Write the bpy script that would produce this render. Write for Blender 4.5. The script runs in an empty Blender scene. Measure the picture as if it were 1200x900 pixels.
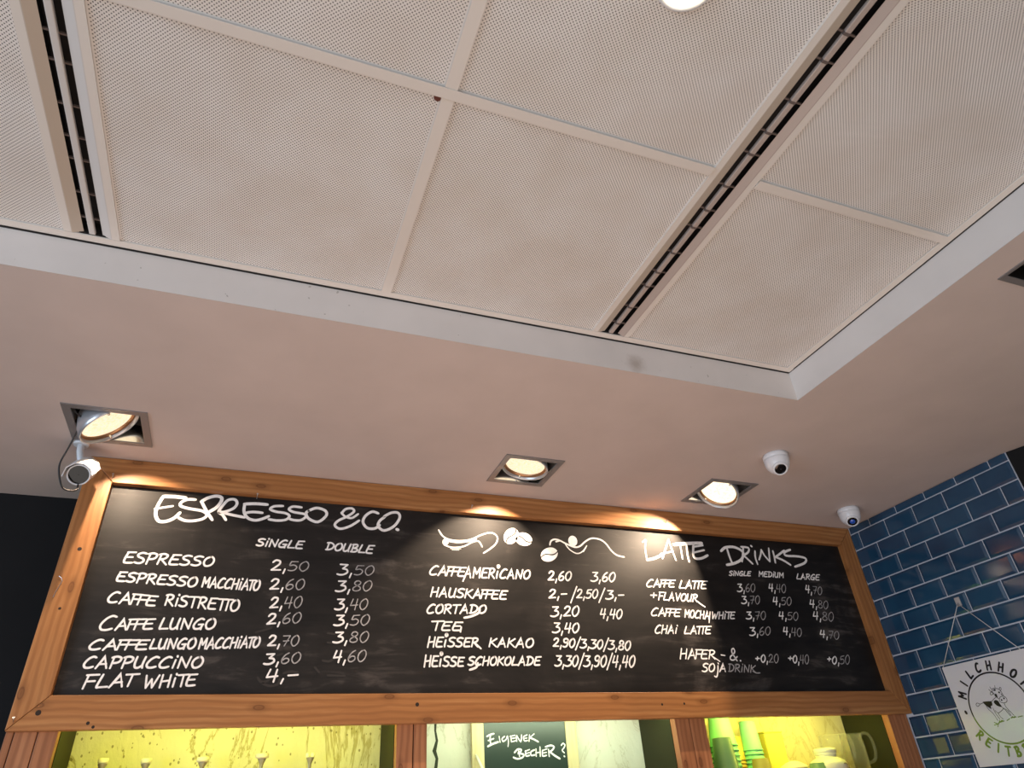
import bpy, bmesh, math, random
from mathutils import Vector, Matrix
random.seed(7)
sc = bpy.context.scene
C = sc.collection
Z0 = 2.68                      # height of the plaster ceiling over the floor

# ------------------------------------------------------------------ camera
R = [[0.9352191519611355, -0.34912958420219414, -0.058937859139077384],
     [0.1442722776830312, 0.5277692674165951, -0.8370454648719511],
     [0.32334292585000995, 0.7743178506307041, 0.5439496470238779]]
CAMP = (-2.6532, -2.2967, -1.0753)
FPX = 785.32
cam = bpy.data.cameras.new('camera')
co = bpy.data.objects.new('camera', cam); C.objects.link(co)
cam.sensor_width = 36.0; cam.lens = FPX / 1200 * 36.0; cam.clip_start = 0.02
co.matrix_world = Matrix(((R[0][0], -R[1][0], -R[2][0], CAMP[0]),
                          (R[0][1], -R[1][1], -R[2][1], CAMP[1]),
                          (R[0][2], -R[1][2], -R[2][2], CAMP[2] + Z0), (0, 0, 0, 1)))
sc.camera = co

def ray_to(u, v, axis, val):   # point of the plane axis = val that a photo pixel looks at (z is measured from the ceiling)
    a, b = (u - 600) / FPX, (v - 450) / FPX
    d = [R[0][i] * a + R[1][i] * b + R[2][i] for i in range(3)]
    t = (val - CAMP[axis]) / d[axis]
    return [CAMP[i] + t * d[i] for i in range(3)]

# ------------------------------------------------------------------ world, daylight, exposure
sc.view_settings.view_transform = 'Standard'
sc.view_settings.look = 'None'
sc.view_settings.gamma = 1.0
sc.view_settings.use_curve_mapping = False
sc.view_settings.exposure = 0.07
w = bpy.data.worlds.new('world'); sc.world = w; w.use_nodes = True
bg = w.node_tree.nodes['Background']
bg.inputs[0].default_value = (0.80, 0.90, 1.0, 1); bg.inputs[1].default_value = 0.09

def area(name, loc, target, sx, sy, power, col, spread=180):
    l = bpy.data.lights.new(name, 'AREA'); l.shape = 'RECTANGLE'; l.size = sx; l.size_y = sy
    l.energy = power; l.color = col; l.spread = math.radians(spread)
    o = bpy.data.objects.new(name, l); C.objects.link(o)
    loc = Vector((loc[0], loc[1], loc[2] + Z0)); tg = Vector((target[0], target[1], target[2] + Z0))
    o.location = loc; o.rotation_euler = (tg - loc).to_track_quat('-Z', 'Y').to_euler()
    return o
area('daylight_shop_window', (-6.5, -3.2, -1.2), (-1.5, -0.6, -0.1), 3.0, 2.0, 110, (0.66, 0.82, 1.0))
area('daylight_rear_window', (-2.2, -6.5, -1.3), (-2.0, 0.0, -0.2), 3.0, 1.8, 18, (1.0, 0.93, 0.88))
area('room_bounce_fill', (-2.4, -2.6, -2.55), (-2.3, -2.2, 0.0), 3.8, 3.0, 41, (1.0, 0.93, 0.86))  # added fill lamp facing up, stands in for light bounced off the floor
area('warm_bounce_fill', (-2.15, -1.0, -1.75), (-2.1, -0.5, 0.0), 2.0, 0.6, 11, (1.0, 0.66, 0.50))  # added warm fill lamp for the soffit, no real counter lamp

# ------------------------------------------------------------------ helpers
ORG = {}
def tag(o, label=None, cat=None, group=None, kind=None):
    if label: o['label'] = label
    if cat: o['category'] = cat
    if group: o['group'] = group
    if kind: o['kind'] = kind
    return o
def thing(name, loc, label, cat, group=None):
    o = bpy.data.objects.new(name, None); C.objects.link(o)
    o.location = (loc[0], loc[1], loc[2] + Z0); o.empty_display_size = 0.05
    ORG[o] = Vector(loc)
    return tag(o, label, cat, group)

class MB:
    """collects faces in room coordinates (z from the plaster ceiling) and links them as one mesh object"""
    def __init__(s): s.v = []; s.f = []; s.mi = []; s.m = 0; s.sm = []; s.smooth = False
    def face(s, idx): s.f.append(idx); s.mi.append(s.m); s.sm.append(s.smooth)
    def poly(s, pts):
        n = len(s.v); s.v += [tuple(p) for p in pts]; s.face(list(range(n, n + len(pts))))
    def hexa(s, p):                        # p: 4 bottom then 4 top
        n = len(s.v); s.v += [tuple(q) for q in p]
        for q in ((3, 2, 1, 0), (4, 5, 6, 7), (0, 1, 5, 4), (1, 2, 6, 5), (2, 3, 7, 6), (3, 0, 4, 7)): s.face([n + i for i in q])
    def box(s, x0, x1, y0, y1, z0, z1):
        x0, x1 = min(x0, x1), max(x0, x1); y0, y1 = min(y0, y1), max(y0, y1); z0, z1 = min(z0, z1), max(z0, z1)
        s.hexa([(x0, y0, z0), (x1, y0, z0), (x1, y1, z0), (x0, y1, z0), (x0, y0, z1), (x1, y0, z1), (x1, y1, z1), (x0, y1, z1)])
    def lathe(s, prof, base=(0, 0, 0), axis=(0, 0, 1), n=32, cap0=False, cap1=False):
        """prof: (radius, distance along the axis)"""
        ax = Vector(axis).normalized(); q = ax.to_track_quat('Z', 'Y').to_matrix()
        B = Vector(base); rings = []
        for r, h in prof:
            ring = []
            for k in range(n):
                a = 2 * math.pi * k / n
                p = B + q @ Vector((r * math.cos(a), r * math.sin(a), h))
                ring.append(len(s.v)); s.v.append(tuple(p))
            rings.append(ring)
        for a, b in zip(rings, rings[1:]):
            for k in range(n):
                s.face([a[k], a[(k + 1) % n], b[(k + 1) % n], b[k]])
        sm = s.smooth; s.smooth = False
        if cap0: s.face(list(reversed(rings[0])))
        if cap1: s.face(list(rings[-1]))
        s.smooth = sm
    def tube(s, pts, r, n=8):
        P = [Vector(p) for p in pts]; rings = []
        up = None
        for i, p in enumerate(P):
            t = (P[min(i + 1, len(P) - 1)] - P[max(i - 1, 0)]).normalized()
            if up is None: up = t.orthogonal().normalized()
            up = (up - t * up.dot(t)).normalized(); sd = t.cross(up)
            ring = []
            for k in range(n):
                a = 2 * math.pi * k / n
                ring.append(len(s.v)); s.v.append(tuple(p + r * (math.cos(a) * up + math.sin(a) * sd)))
            rings.append(ring)
        for a, b in zip(rings, rings[1:]):
            for k in range(n): s.face([a[k], a[(k + 1) % n], b[(k + 1) % n], b[k]])
        sm = s.smooth; s.smooth = False
        s.face(list(reversed(rings[0]))); s.face(list(rings[-1])); s.smooth = sm
    def build(s, name, mats, parent=None, kind=None, bevel=0, label=None, subd=0, rot=None):
        me = bpy.data.meshes.new(name)
        # the thing's own origin: its parent's, else the middle of its base
        xs = [p[0] for p in s.v]; ys = [p[1] for p in s.v]; zs = [p[2] for p in s.v]
        if parent is not None: org = ORG[parent]
        else: org = Vector(((min(xs) + max(xs)) / 2, (min(ys) + max(ys)) / 2, min(zs)))
        me.from_pydata([tuple(Vector(p) - org) for p in s.v], [], s.f)
        if not isinstance(mats, (list, tuple)): mats = [mats]
        for m in mats: me.materials.append(m)
        me.polygons.foreach_set('material_index', s.mi)
        me.polygons.foreach_set('use_smooth', s.sm)
        me.update()
        o = bpy.data.objects.new(name, me); C.objects.link(o); ORG[o] = org
        if parent is not None: o.parent = parent
        else: o.location = (org.x, org.y, org.z + Z0)
        if bevel:
            b = o.modifiers.new('bevel', 'BEVEL'); b.width = bevel; b.segments = 2; b.limit_method = 'ANGLE'
        if subd:
            b = o.modifiers.new('subd', 'SUBSURF'); b.levels = subd; b.render_levels = subd
        if kind: o['kind'] = kind
        if label: o['label'] = label
        return o

def smooth(pts, k=5):
    """Catmull-Rom through 2-D points"""
    if len(pts) < 3: return list(pts)
    P = [pts[0]] + list(pts) + [pts[-1]]
    if pts[0] == pts[-1]: P = [pts[-2]] + list(pts) + [pts[1]]
    out = []
    for i in range(1, len(P) - 2):
        a, b, c, d = P[i - 1], P[i], P[i + 1], P[i + 2]
        for j in range(k):
            t = j / k
            out.append(tuple(0.5 * (2 * b[m] + (c[m] - a[m]) * t + (2 * a[m] - 5 * b[m] + 4 * c[m] - d[m]) * t * t + (3 * b[m] - a[m] - 3 * c[m] + d[m]) * t ** 3) for m in range(len(b))))
    out.append(tuple(pts[-1]))
    return out

# ------------------------------------------------------------------ materials
def mat(name, col=(0.8, 0.8, 0.8), rough=0.5, metal=0.0, spec=0.5, **kw):
    m = bpy.data.materials.new(name); m.use_nodes = True
    b = m.node_tree.nodes['Principled BSDF']
    b.inputs['Base Color'].default_value = (*col, 1); b.inputs['Roughness'].default_value = rough
    b.inputs['Metallic'].default_value = metal; b.inputs['Specular IOR Level'].default_value = spec
    for k, v in kw.items():
        b.inputs[k.replace('_', ' ')].default_value = v
    return m
def N(m, typ, **kw):
    n = m.node_tree.nodes.new(typ)
    for k, v in kw.items(): setattr(n, k, v)
    return n
def L(m, a, b): m.node_tree.links.new(a, b)
def bsdf(m): return m.node_tree.nodes['Principled BSDF']
def coords(m, scale=(1, 1, 1), rot=(0, 0, 0), kind='Object'):
    t = N(m, 'ShaderNodeTexCoord'); mp = N(m, 'ShaderNodeMapping')
    mp.inputs['Scale'].default_value = scale; mp.inputs['Rotation'].default_value = rot
    L(m, t.outputs[kind], mp.inputs['Vector']); return mp.outputs['Vector']
def noise(m, vec, scale, detail=4, rough=0.55, dist=0.0):
    n = N(m, 'ShaderNodeTexNoise'); n.inputs['Scale'].default_value = scale; n.inputs['Detail'].default_value = detail
    n.inputs['Roughness'].default_value = rough; n.inputs['Distortion'].default_value = dist
    L(m, vec, n.inputs['Vector']); return n.outputs['Fac']
def ramp(m, fac, stops):
    r = N(m, 'ShaderNodeValToRGB'); e = r.color_ramp.elements
    while len(e) < len(stops): e.new(0.5)
    for q, (p, c) in zip(e, stops): q.position = p; q.color = (*c, 1)
    L(m, fac, r.inputs['Fac']); return r.outputs['Color']
def mixc(m, fac, a, b, mode='MIX'):
    n = N(m, 'ShaderNodeMix', data_type='RGBA', blend_type=mode)
    for k, v in ((0, fac), (6, a), (7, b)):
        if hasattr(v, 'links'): L(m, v, n.inputs[k])
        elif k == 0: n.inputs[0].default_value = v
        else: n.inputs[k].default_value = (*v, 1)
    return n.outputs[2]
def mth(m, op, a, b=None):
    n = N(m, 'ShaderNodeMath', operation=op)
    for k, v in ((0, a), (1, b)):
        if v is None: continue
        if hasattr(v, 'links'): L(m, v, n.inputs[k])
        else: n.inputs[k].default_value = v
    return n.outputs[0]
def bump(m, h, strength=0.3, dist=0.002):
    b = N(m, 'ShaderNodeBump'); b.inputs['Strength'].default_value = strength; b.inputs['Distance'].default_value = dist
    L(m, h, b.inputs['Height']); L(m, b.outputs['Normal'], bsdf(m).inputs['Normal'])
def setcol(m, c): L(m, c, bsdf(m).inputs['Base Color'])

def plaster(name, col, var=0.06, rough=0.75):
    m = mat(name, col, rough, spec=0.3); v = coords(m)
    f = noise(m, v, 5, 5)
    setcol(m, ramp(m, f, [(0.3, tuple(c * (1 - var) for c in col)), (0.7, tuple(min(1, c * (1 + var)) for c in col))]))
    bump(m, noise(m, v, 260, 3), 0.15, 0.001)
    return m
M = {}
M['soffit'] = plaster('ceiling_paint', (0.585, 0.505, 0.47), 0.04)
M['fascia'] = plaster('white_paint', (0.66, 0.64, 0.62), 0.04)
M['panel_metal'] = mat('panel_metal', (0.78, 0.765, 0.745), 0.45, spec=0.4)
M['bar_metal'] = mat('bar_metal', (0.72, 0.68, 0.63), 0.4, spec=0.4)
def perforated():
    m = mat('perforated_metal', (0.78, 0.765, 0.745), 0.45, spec=0.4)
    t = N(m, 'ShaderNodeTexCoord'); s = N(m, 'ShaderNodeSeparateXYZ'); L(m, t.outputs['Object'], s.inputs[0])
    p = 0.0075
    u = mth(m, 'FRACT', mth(m, 'DIVIDE', mth(m, 'ADD', s.outputs[0], s.outputs[1]), p))
    v = mth(m, 'FRACT', mth(m, 'DIVIDE', mth(m, 'SUBTRACT', s.outputs[0], s.outputs[1]), p))
    du = mth(m, 'SUBTRACT', u, 0.5); dv = mth(m, 'SUBTRACT', v, 0.5)
    r2 = mth(m, 'ADD', mth(m, 'MULTIPLY', du, du), mth(m, 'MULTIPLY', dv, dv))
    hole = mth(m, 'LESS_THAN', r2, 0.23 ** 2)
    vv = coords(m)
    dirt = ramp(m, noise(m, vv, 6, 5), [(0.33, (0.73, 0.69, 0.645)), (0.66, (0.80, 0.785, 0.765))])
    setcol(m, mixc(m, hole, dirt, (0.022, 0.018, 0.016)))
    return m
M['perf'] = perforated()
M['slot_black'] = mat('slot_black', (0.012, 0.011, 0.012), 0.6)
M['slot_bar'] = mat('slot_bar', (0.62, 0.60, 0.58), 0.35, spec=0.5)
M['slot_inner'] = mat('slot_inner', (0.54, 0.48, 0.41), 0.4)
M['slot_brown'] = mat('slot_brown', (0.44, 0.37, 0.33), 0.4)
M['clip'] = mat('clip_plastic', (0.13, 0.10, 0.09), 0.5)

def wood(name, grain, dark=(0.19, 0.072, 0.022), mid=(0.40, 0.175, 0.058), light=(0.52, 0.265, 0.10)):
    m = mat(name, mid, 0.42, spec=0.35)
    sc_ = {'x': (0.9, 14, 14), 'z': (14, 14, 0.9)}[grain]
    v = coords(m, sc_)
    f1 = noise(m, v, 2.2, 6, 0.6, 0.8)
    sc2 = {'x': (1.2, 60, 60), 'z': (60, 60, 1.2)}[grain]
    v2 = coords(m, sc2); f2 = noise(m, v2, 3.0, 3, 0.6)
    wv = N(m, 'ShaderNodeTexWave'); wv.wave_type = 'BANDS'; wv.bands_direction = {'x': 'Z', 'z': 'X'}[grain]
    wv.inputs['Scale'].default_value = 16; wv.inputs['Distortion'].default_value = 7; wv.inputs['Detail'].default_value = 4
    wv.inputs['Detail Scale'].default_value = 0.35
    v3 = coords(m, {'x': (0.5, 1, 1), 'z': (1, 1, 0.5)}[grain]); L(m, v3, wv.inputs['Vector'])
    c = ramp(m, f1, [(0.28, tuple(a * .4 + b * .6 for a, b in zip(dark, mid))), (0.5, mid), (0.75, light)])
    c = mixc(m, mth(m, 'MULTIPLY', ramp(m, wv.outputs['Fac'], [(.35, (0, 0, 0)), (.95, (1, 1, 1))]), 0.62), c, tuple(a * .6 + b * .4 for a, b in zip(dark, mid)))
    c = mixc(m, mth(m, 'MULTIPLY', f2, 0.22), c, dark)
    # knots
    tc = N(m, 'ShaderNodeTexCoord'); sp = N(m, 'ShaderNodeSeparateXYZ'); cb = N(m, 'ShaderNodeCombineXYZ'); L(m, tc.outputs['Object'], sp.inputs[0])
    L(m, mth(m, 'MULTIPLY', sp.outputs[0], 3.6 if grain == 'x' else 8.0), cb.inputs[0]); L(m, mth(m, 'MULTIPLY', sp.outputs[2], 8.0 if grain == 'x' else 3.6), cb.inputs[1])
    vo = N(m, 'ShaderNodeTexVoronoi'); vo.voronoi_dimensions = '2D'; vo.inputs['Scale'].default_value = 1; vo.inputs['Randomness'].default_value = .9; L(m, cb.outputs[0], vo.inputs['Vector'])
    kn = ramp(m, vo.outputs['Distance'], [(0.0, (.75, .75, .75)), (0.035, (.6, .6, .6)), (0.05, (1, 1, 1)), (0.065, (.4, .4, .4)), (0.15, (0, 0, 0))])
    c = mixc(m, mth(m, 'MULTIPLY', kn, 0.92), c, tuple(d * 0.75 for d in dark))
    setcol(m, c)
    bump(m, f2, 0.12, 0.001)
    return m
M['wood_x'] = wood('pine_along', 'x')
M['wood_z'] = wood('pine_upright', 'z')
M['post_z'] = wood('larch_upright', 'z', (0.16, 0.058, 0.024), (0.44, 0.185, 0.080), (0.54, 0.25, 0.115))
M['hole'] = mat('nail_hole', (0.02, 0.01, 0.006), 0.8)
M['joint'] = mat('mitre_joint', (0.03, 0.014, 0.008), 0.8)
M['nail'] = mat('nail_steel', (0.55, 0.55, 0.56), 0.3, 1.0)

def chalkboard():
    m = mat('chalkboard', (0.015, 0.013, 0.013), 0.5, spec=0.38)
    v = coords(m, (1, 1, 1)); f = noise(m, v, 2.6, 7, 0.62, 1.2)
    v2 = coords(m, (1.0, 1, 5.5), (0, 0.35, 0)); f2 = noise(m, v2, 4.5, 6, 0.6, 0.7)
    s = mth(m, 'MULTIPLY', f, f2)
    c = ramp(m, s, [(0.17, (0.0045, 0.0042, 0.0042)), (0.30, (0.012, 0.0105, 0.0098)), (0.46, (0.075, 0.066, 0.060))])
    setcol(m, c)
    L(m, ramp(m, f, [(0.3, (0.46, 0.46, 0.46)), (0.7, (0.57, 0.57, 0.57))]), bsdf(m).inputs['Roughness'])
    return m
M['board'] = chalkboard()
def chalk(name, col, lo):
    m = mat(name, col, 0.7, spec=0.2); v = coords(m); f = noise(m, v, 90, 3, 0.6)
    setcol(m, ramp(m, f, [(0.32, tuple(c * lo for c in col)), (0.6, col)])); return m
M['chalk'] = chalk('chalk_white', (0.93, 0.92, 0.90), 0.86)
M['chalk_thin'] = chalk('chalk_worn', (0.45, 0.44, 0.44), 0.6)
def tile():
    m = mat('blue_glaze', (0.012, 0.05, 0.115), 0.10, spec=0.75); v = coords(m)
    f = noise(m, v, 7, 4, 0.5); f2 = noise(m, v, 38, 3, 0.5)
    c = ramp(m, f, [(0.3, (0.008, 0.040, 0.095)), (0.7, (0.014, 0.066, 0.138))])
    setcol(m, mixc(m, mth(m, 'MULTIPLY', f2, 0.25), c, (0.02, 0.075, 0.12)))
    bump(m, noise(m, v, 30, 2), 0.06, 0.003)
    return m
M['tile'] = tile()
M['grout'] = plaster('grout', (0.58, 0.62, 0.70), 0.1, 0.85)
M['blackwall'] = plaster('black_wall', (0.005, 0.005, 0.006), 0.2, 0.8)
M['white_plastic'] = mat('white_plastic', (0.75, 0.77, 0.80), 0.3)
M['black_glass'] = mat('black_glass', (0.006, 0.006, 0.007), 0.06, spec=0.6)
M['blue_reflection'] = mat('lens_blue_reflection', (0.02, 0.10, 0.55), 0.05, spec=1.0)  # blue reflection in the camera lens, put in as colour
M['steel'] = mat('brushed_steel', (0.27, 0.255, 0.25), 0.45, 0.35)
M['bright_alu'] = mat('bright_reflector', (0.86, 0.84, 0.80), 0.16, 1.0)
M['lamp_ring'] = mat('lamp_ring', (0.62, 0.63, 0.66), 0.3, 0.7)
M['dark_inside'] = mat('recess_dark', (0.05, 0.042, 0.036), 0.6)
M['cable'] = mat('black_cable', (0.012, 0.011, 0.011), 0.45)
def emit(name, col, s):
    m = bpy.data.materials.new(name); m.use_nodes = True
    b = bsdf(m); b.inputs['Base Color'].default_value = (*(c * .15 for c in col), 1)
    b.inputs['Emission Color'].default_value = (*col, 1); b.inputs['Emission Strength'].default_value = s
    return m
def lens_mat(name, s):
    m = emit(name, (1.0, 0.80, 0.52), s)            # ribbed glass face of the lamp
    v = coords(m); vo = N(m, 'ShaderNodeTexVoronoi'); vo.inputs['Scale'].default_value = 130; L(m, v, vo.inputs['Vector'])
    c = ramp(m, vo.outputs['Distance'], [(0.0, (1.0, 0.90, 0.70)), (0.8, (0.86, 0.68, 0.42))])
    L(m, c, bsdf(m).inputs['Emission Color']); return m
M['lens'] = lens_mat('lamp_lens', 1.12)
M['lens_hot'] = lens_mat('hot_lamp_lens', 1.7)

# ------------------------------------------------------------------ room shell
FL = -Z0
mb = MB(); mb.box(-6.5, 2.5, -7, 0.5, FL - 0.1, FL)
fm = mat('floor_boards', (0.16, 0.085, 0.045), 0.5); fv = coords(fm, (1, 9, 1))
setcol(fm, ramp(fm, noise(fm, fv, 2, 5), [(0.3, (0.12, 0.06, 0.03)), (0.7, (0.22, 0.12, 0.065))]))
mb.build('floor', fm, kind='structure')
mb = MB(); mb.box(-6.5, 2.5, 0.378, 0.5, FL, 0.0); mb.build('wall_back', M['blackwall'], kind='structure')

SPOTS = [(-3.122, -0.222), (-1.762, -0.228), (-0.903, -0.226)]
SH = 0.1125
XC, YC, HP = -1.087, -0.9196, 0.1047        # coffer corner and height of the panel ceiling
CX0, CY0 = -4.35, -3.4
VENT = (-0.985, -0.60, -1.95, -1.557)
def soffit():
    holes = [(CX0, XC, CY0, YC), VENT] + [(x - SH + .012, x + SH - .012, y - SH + .012, y + SH - .012) for x, y in SPOTS]
    xs = sorted({-6.5, 2.5} | {h[0] for h in holes} | {h[1] for h in holes})
    ys = sorted({-7.0, 0.4} | {h[2] for h in holes} | {h[3] for h in holes})
    mb = MB()
    for x0, x1 in zip(xs, xs[1:]):
        for y0, y1 in zip(ys, ys[1:]):
            cx, cy = (x0 + x1) / 2, (y0 + y1) / 2
            if any(h[0] < cx < h[1] and h[2] < cy < h[3] for h in holes): continue
            mb.poly([(x0, y0, 0), (x0, y1, 0), (x1, y1, 0), (x1, y0, 0)])
    for h in holes[1:]:
        x0, x1, y0, y1 = h
        for a, b in (((x0, y0), (x1, y0)), ((x1, y0), (x1, y1)), ((x1, y1), (x0, y1)), ((x0, y1), (x0, y0))):
            mb.poly([(*a, 0), (*b, 0), (*b, .012), (*a, .012)])
    # the slab over it
    mb.m = 0
    mb.box(-6.5, 2.5, -7, 0.4, 0.26, 0.32)
    return mb.build('ceiling', M['soffit'], kind='structure')
soffit()
# coffer fascias
mb = MB(); mb.box(CX0, XC + .012, YC, YC + .012, 0.0005, HP - .001); 
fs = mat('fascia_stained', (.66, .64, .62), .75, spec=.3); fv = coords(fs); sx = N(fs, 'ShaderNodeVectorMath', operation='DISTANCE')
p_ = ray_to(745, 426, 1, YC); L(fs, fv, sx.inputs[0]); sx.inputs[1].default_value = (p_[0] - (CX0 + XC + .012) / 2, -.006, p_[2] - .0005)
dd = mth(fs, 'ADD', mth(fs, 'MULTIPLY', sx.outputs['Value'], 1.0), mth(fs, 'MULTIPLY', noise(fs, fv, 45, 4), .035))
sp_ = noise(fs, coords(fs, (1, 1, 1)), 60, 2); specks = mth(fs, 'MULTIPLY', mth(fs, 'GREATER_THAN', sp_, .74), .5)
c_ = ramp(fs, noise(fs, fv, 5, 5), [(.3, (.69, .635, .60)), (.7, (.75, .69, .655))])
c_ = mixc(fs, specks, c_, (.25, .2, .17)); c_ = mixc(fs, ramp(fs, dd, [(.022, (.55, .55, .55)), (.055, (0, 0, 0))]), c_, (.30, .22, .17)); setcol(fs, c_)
mb.build('trim_1', fs, kind='structure')
mb = MB(); mb.box(XC, XC + .012, CY0, YC, 0.0005, HP - .001); mb.build('trim_2', M['fascia'], kind='structure')
# L-shaped edge profile round the panel field
DT = 0.026
mb = MB(); mb.box(CX0, XC - .002, YC - DT, YC - .0045, HP, HP + .003); mb.box(CX0, XC - .002, YC - .0065, YC - .0045, HP, HP + .02)
mb.build('trim_3', M['bar_metal'], kind='structure')
mb = MB(); mb.box(XC - DT, XC - .0045, CY0, YC - DT, HP, HP + .003); mb.build('trim_4', M['bar_metal'], kind='structure')

# panel columns between the diffusers
XL0, XL1 = -3.164, -3.050
XR0, XR1 = -1.823, -1.703
XM0, XM1 = -2.441, -2.415
YS0, YS1 = -1.560, -1.537
YB = YC - DT
XE = XC - DT
def bar(n, x0, x1, y0, y1, dz=0.0):
    mb = MB(); mb.box(x0, x1, y0, y1, HP - .0005 + dz, HP + .001 + dz); mb.box((x0 + x1) / 2 - .002 if x1 - x0 < .1 else x0, (x0 + x1) / 2 + .002 if x1 - x0 < .1 else x1, y0 if x1 - x0 < .1 else (y0 + y1) / 2 - .002, y1 if x1 - x0 < .1 else (y0 + y1) / 2 + .002, HP + .001 + dz, HP + .03)
    mb.build('trim_%d' % n, M['bar_metal'], kind='structure', bevel=.0006)
bar(5, XM0, XM1, CY0, YB)
bar(6, XL1, XR0, YS0, YS1, -.0025)
bar(7, XR1, XE, YS0, YS1, -.0025)
bar(8, CX0, XL0, YS0, YS1, -.0025)
mb = MB(); mb.box(CX0, XC + .01, CY0, YC + .01, HP + .07, HP + .09); mb.box(CX0, XC + .012, YC, YC + .012, HP - .0005, HP + .07); mb.box(XC, XC + .012, CY0, YC, HP - .0005, HP + .07); mb.build('trim_9', mat('void_gap_shade', (.06, .052, .047), .8), kind='structure')  # cover over the panels; its edge boxes paint the gap's shade in dark brown

def panel(x0, x1, y0, y1, label):
    g = .004; x0 -= g; x1 += g; y0 -= g; y1 += g
    mb = MB(); b = .006; z = HP + .0045; t = .016
    mb.m = 0
    X = [x0, x0 + b, x1 - b, x1]; Y = [y0, y0 + b, y1 - b, y1]
    for i in range(3):
        for j in range(3):
            mb.m = 1 if i == j == 1 else 0
            mb.poly([(X[i], Y[j], z), (X[i], Y[j + 1], z), (X[i + 1], Y[j + 1], z), (X[i + 1], Y[j], z)])
    mb.m = 0
    P = [(x0, y0), (x1, y0), (x1, y1), (x0, y1)]
    for a, c in zip(P, P[1:] + P[:1]): mb.poly([(*a, z), (*c, z), (*c, z + t), (*a, z + t)])
    mb.poly([(*p, z + t) for p in P])
    o = mb.build('ceiling_panel', [M['panel_metal'], M['perf']])
    tag(o, label, 'ceiling panel', 'perforated ceiling panels')
panel(-3.76, XL0, YS1, YB, 'perforated white ceiling panel left of the left slot diffuser, cut by the photo edge')
panel(XL1, XM0, YS1, YB, 'perforated white ceiling panel right of the left slot diffuser, front row by the soffit')
panel(XM1, XR0, YS1, YB, 'perforated white ceiling panel left of the right slot diffuser, front row by the soffit')
panel(XR1, XE, YS1, YB, 'perforated white ceiling panel in the right corner of the coffer, front row')
panel(XL1, XM0, -2.15, YS0, 'perforated white ceiling panel behind the cross bar near the left slot diffuser, top of photo')
panel(XM1, XR0, -2.15, YS0, 'perforated white ceiling panel holding the round glowing downlight')
panel(XR1, XE, -2.15, YS0, 'perforated white ceiling panel at the top right, right of the right slot diffuser')
# field beyond the photo
mb = MB()
for x0, x1 in ((CX0, XL0), (XL1, XM0), (XM1, XR0), (XR1, XE)): mb.box(x0 + .001, x1 - .001, CY0, -2.152, HP + .004, HP + .02)
mb.box(CX0, XL0 - .001, -2.152, YS0 - .001, HP + .004, HP + .02); mb.box(CX0, -3.762, YS1 + .001, YB, HP + .004, HP + .02)
mb.build('trim_10', M['perf'], kind='structure')

# slot diffusers
def diffuser(x0, x1, label, tint, y0=CY0 + .9):
    t = thing('slot_diffuser', ((x0 + x1) / 2, (y0 + YB) / 2, HP), label, 'air diffuser', 'slot diffusers of the panel ceiling')
    W = x1 - x0
    for sgn, xa, xb, xc in ((1, x0, x0 + .016, x0 + .037), (-1, x1, x1 - .016, x1 - .035)):
        mb = MB()
        mb.box(xa, xb, y0, YB - .001, HP, HP + .004)
        mb.m = 1      # sloping inner cheek
        lo, hi = (xb, xc)
        mb.hexa([(min(lo, lo + .002 * sgn), y0, HP), (max(lo, lo + .002 * sgn), y0, HP), (max(lo, lo + .002 * sgn), YB - .001, HP), (min(lo, lo + .002 * sgn), YB - .001, HP),
                 (min(hi, hi + .002 * sgn), y0, HP + .007), (max(hi, hi + .002 * sgn), y0, HP + .007), (max(hi, hi + .002 * sgn), YB - .001, HP + .007), (min(hi, hi + .002 * sgn), YB - .001, HP + .007)])
        mb.build('side_rail', [M['bar_metal'], M['slot_bar'] if sgn < 0 and tint == 0 else M['slot_brown' if sgn < 0 else 'slot_inner']], t)
    xm = (x0 + x1) / 2
    mb = MB(); mb.box(xm - .007, xm + .0065, y0, YB - .001, HP + .003, HP + .012); mb.build('centre_bar', M['slot_bar'] if tint == 0 else M['slot_brown'], t, bevel=.002)
    mb = MB(); mb.box(x0 + .03, x1 - .03, y0, YB - .001, HP + .038, HP + .042)
    mb.box(x0 + .030, x0 + .033, y0, YB - .001, HP + .0075, HP + .04); mb.box(x1 - .033, x1 - .030, y0, YB - .001, HP + .0075, HP + .04)
    mb.box(x0 + .03, x1 - .03, YB - .003, YB - .001, HP + .004, HP + .04)
    mb.build('plenum', M['slot_black'], t)
    y = YB - .05; k = 0
    while y > -2.1:
        mb = MB()
        mb.box(x0 + .034, xm - .007, y, y + .0035, HP + .009, HP + .014); mb.box(xm + .0065, x1 - .034, y + .001, y + .0045, HP + .009, HP + .014)
        if tint: mb.box(xm - .0072, xm + .0067, y - .001, y + .005, HP + .0026, HP + .0125)
        mb.build('spacer_clip', M['clip'], t); y -= .075 + .02 * math.sin(k * 2.1); k += 1
    return t
diffuser(XL0, XL1, 'long white double slot air diffuser near the left edge of the photo', 0)
diffuser(XR0, XR1, 'long brownish double slot air diffuser running to the soffit near the coffer corner', 1)
# rusty mark where the bars cross
mb = MB(); mb.lathe([(.003, 0), (.0072, .0010), (.0078, .0030), (.004, .0045)], (-2.4475, -1.5315, HP + .0003), n=10, cap0=True)
rm = mat('rust', (0.13, 0.035, 0.022), 0.8)
tag(mb.build('rust_lump', rm), 'small rusty brown lump beside the crossing of the ceiling bars', 'stain')

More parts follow.
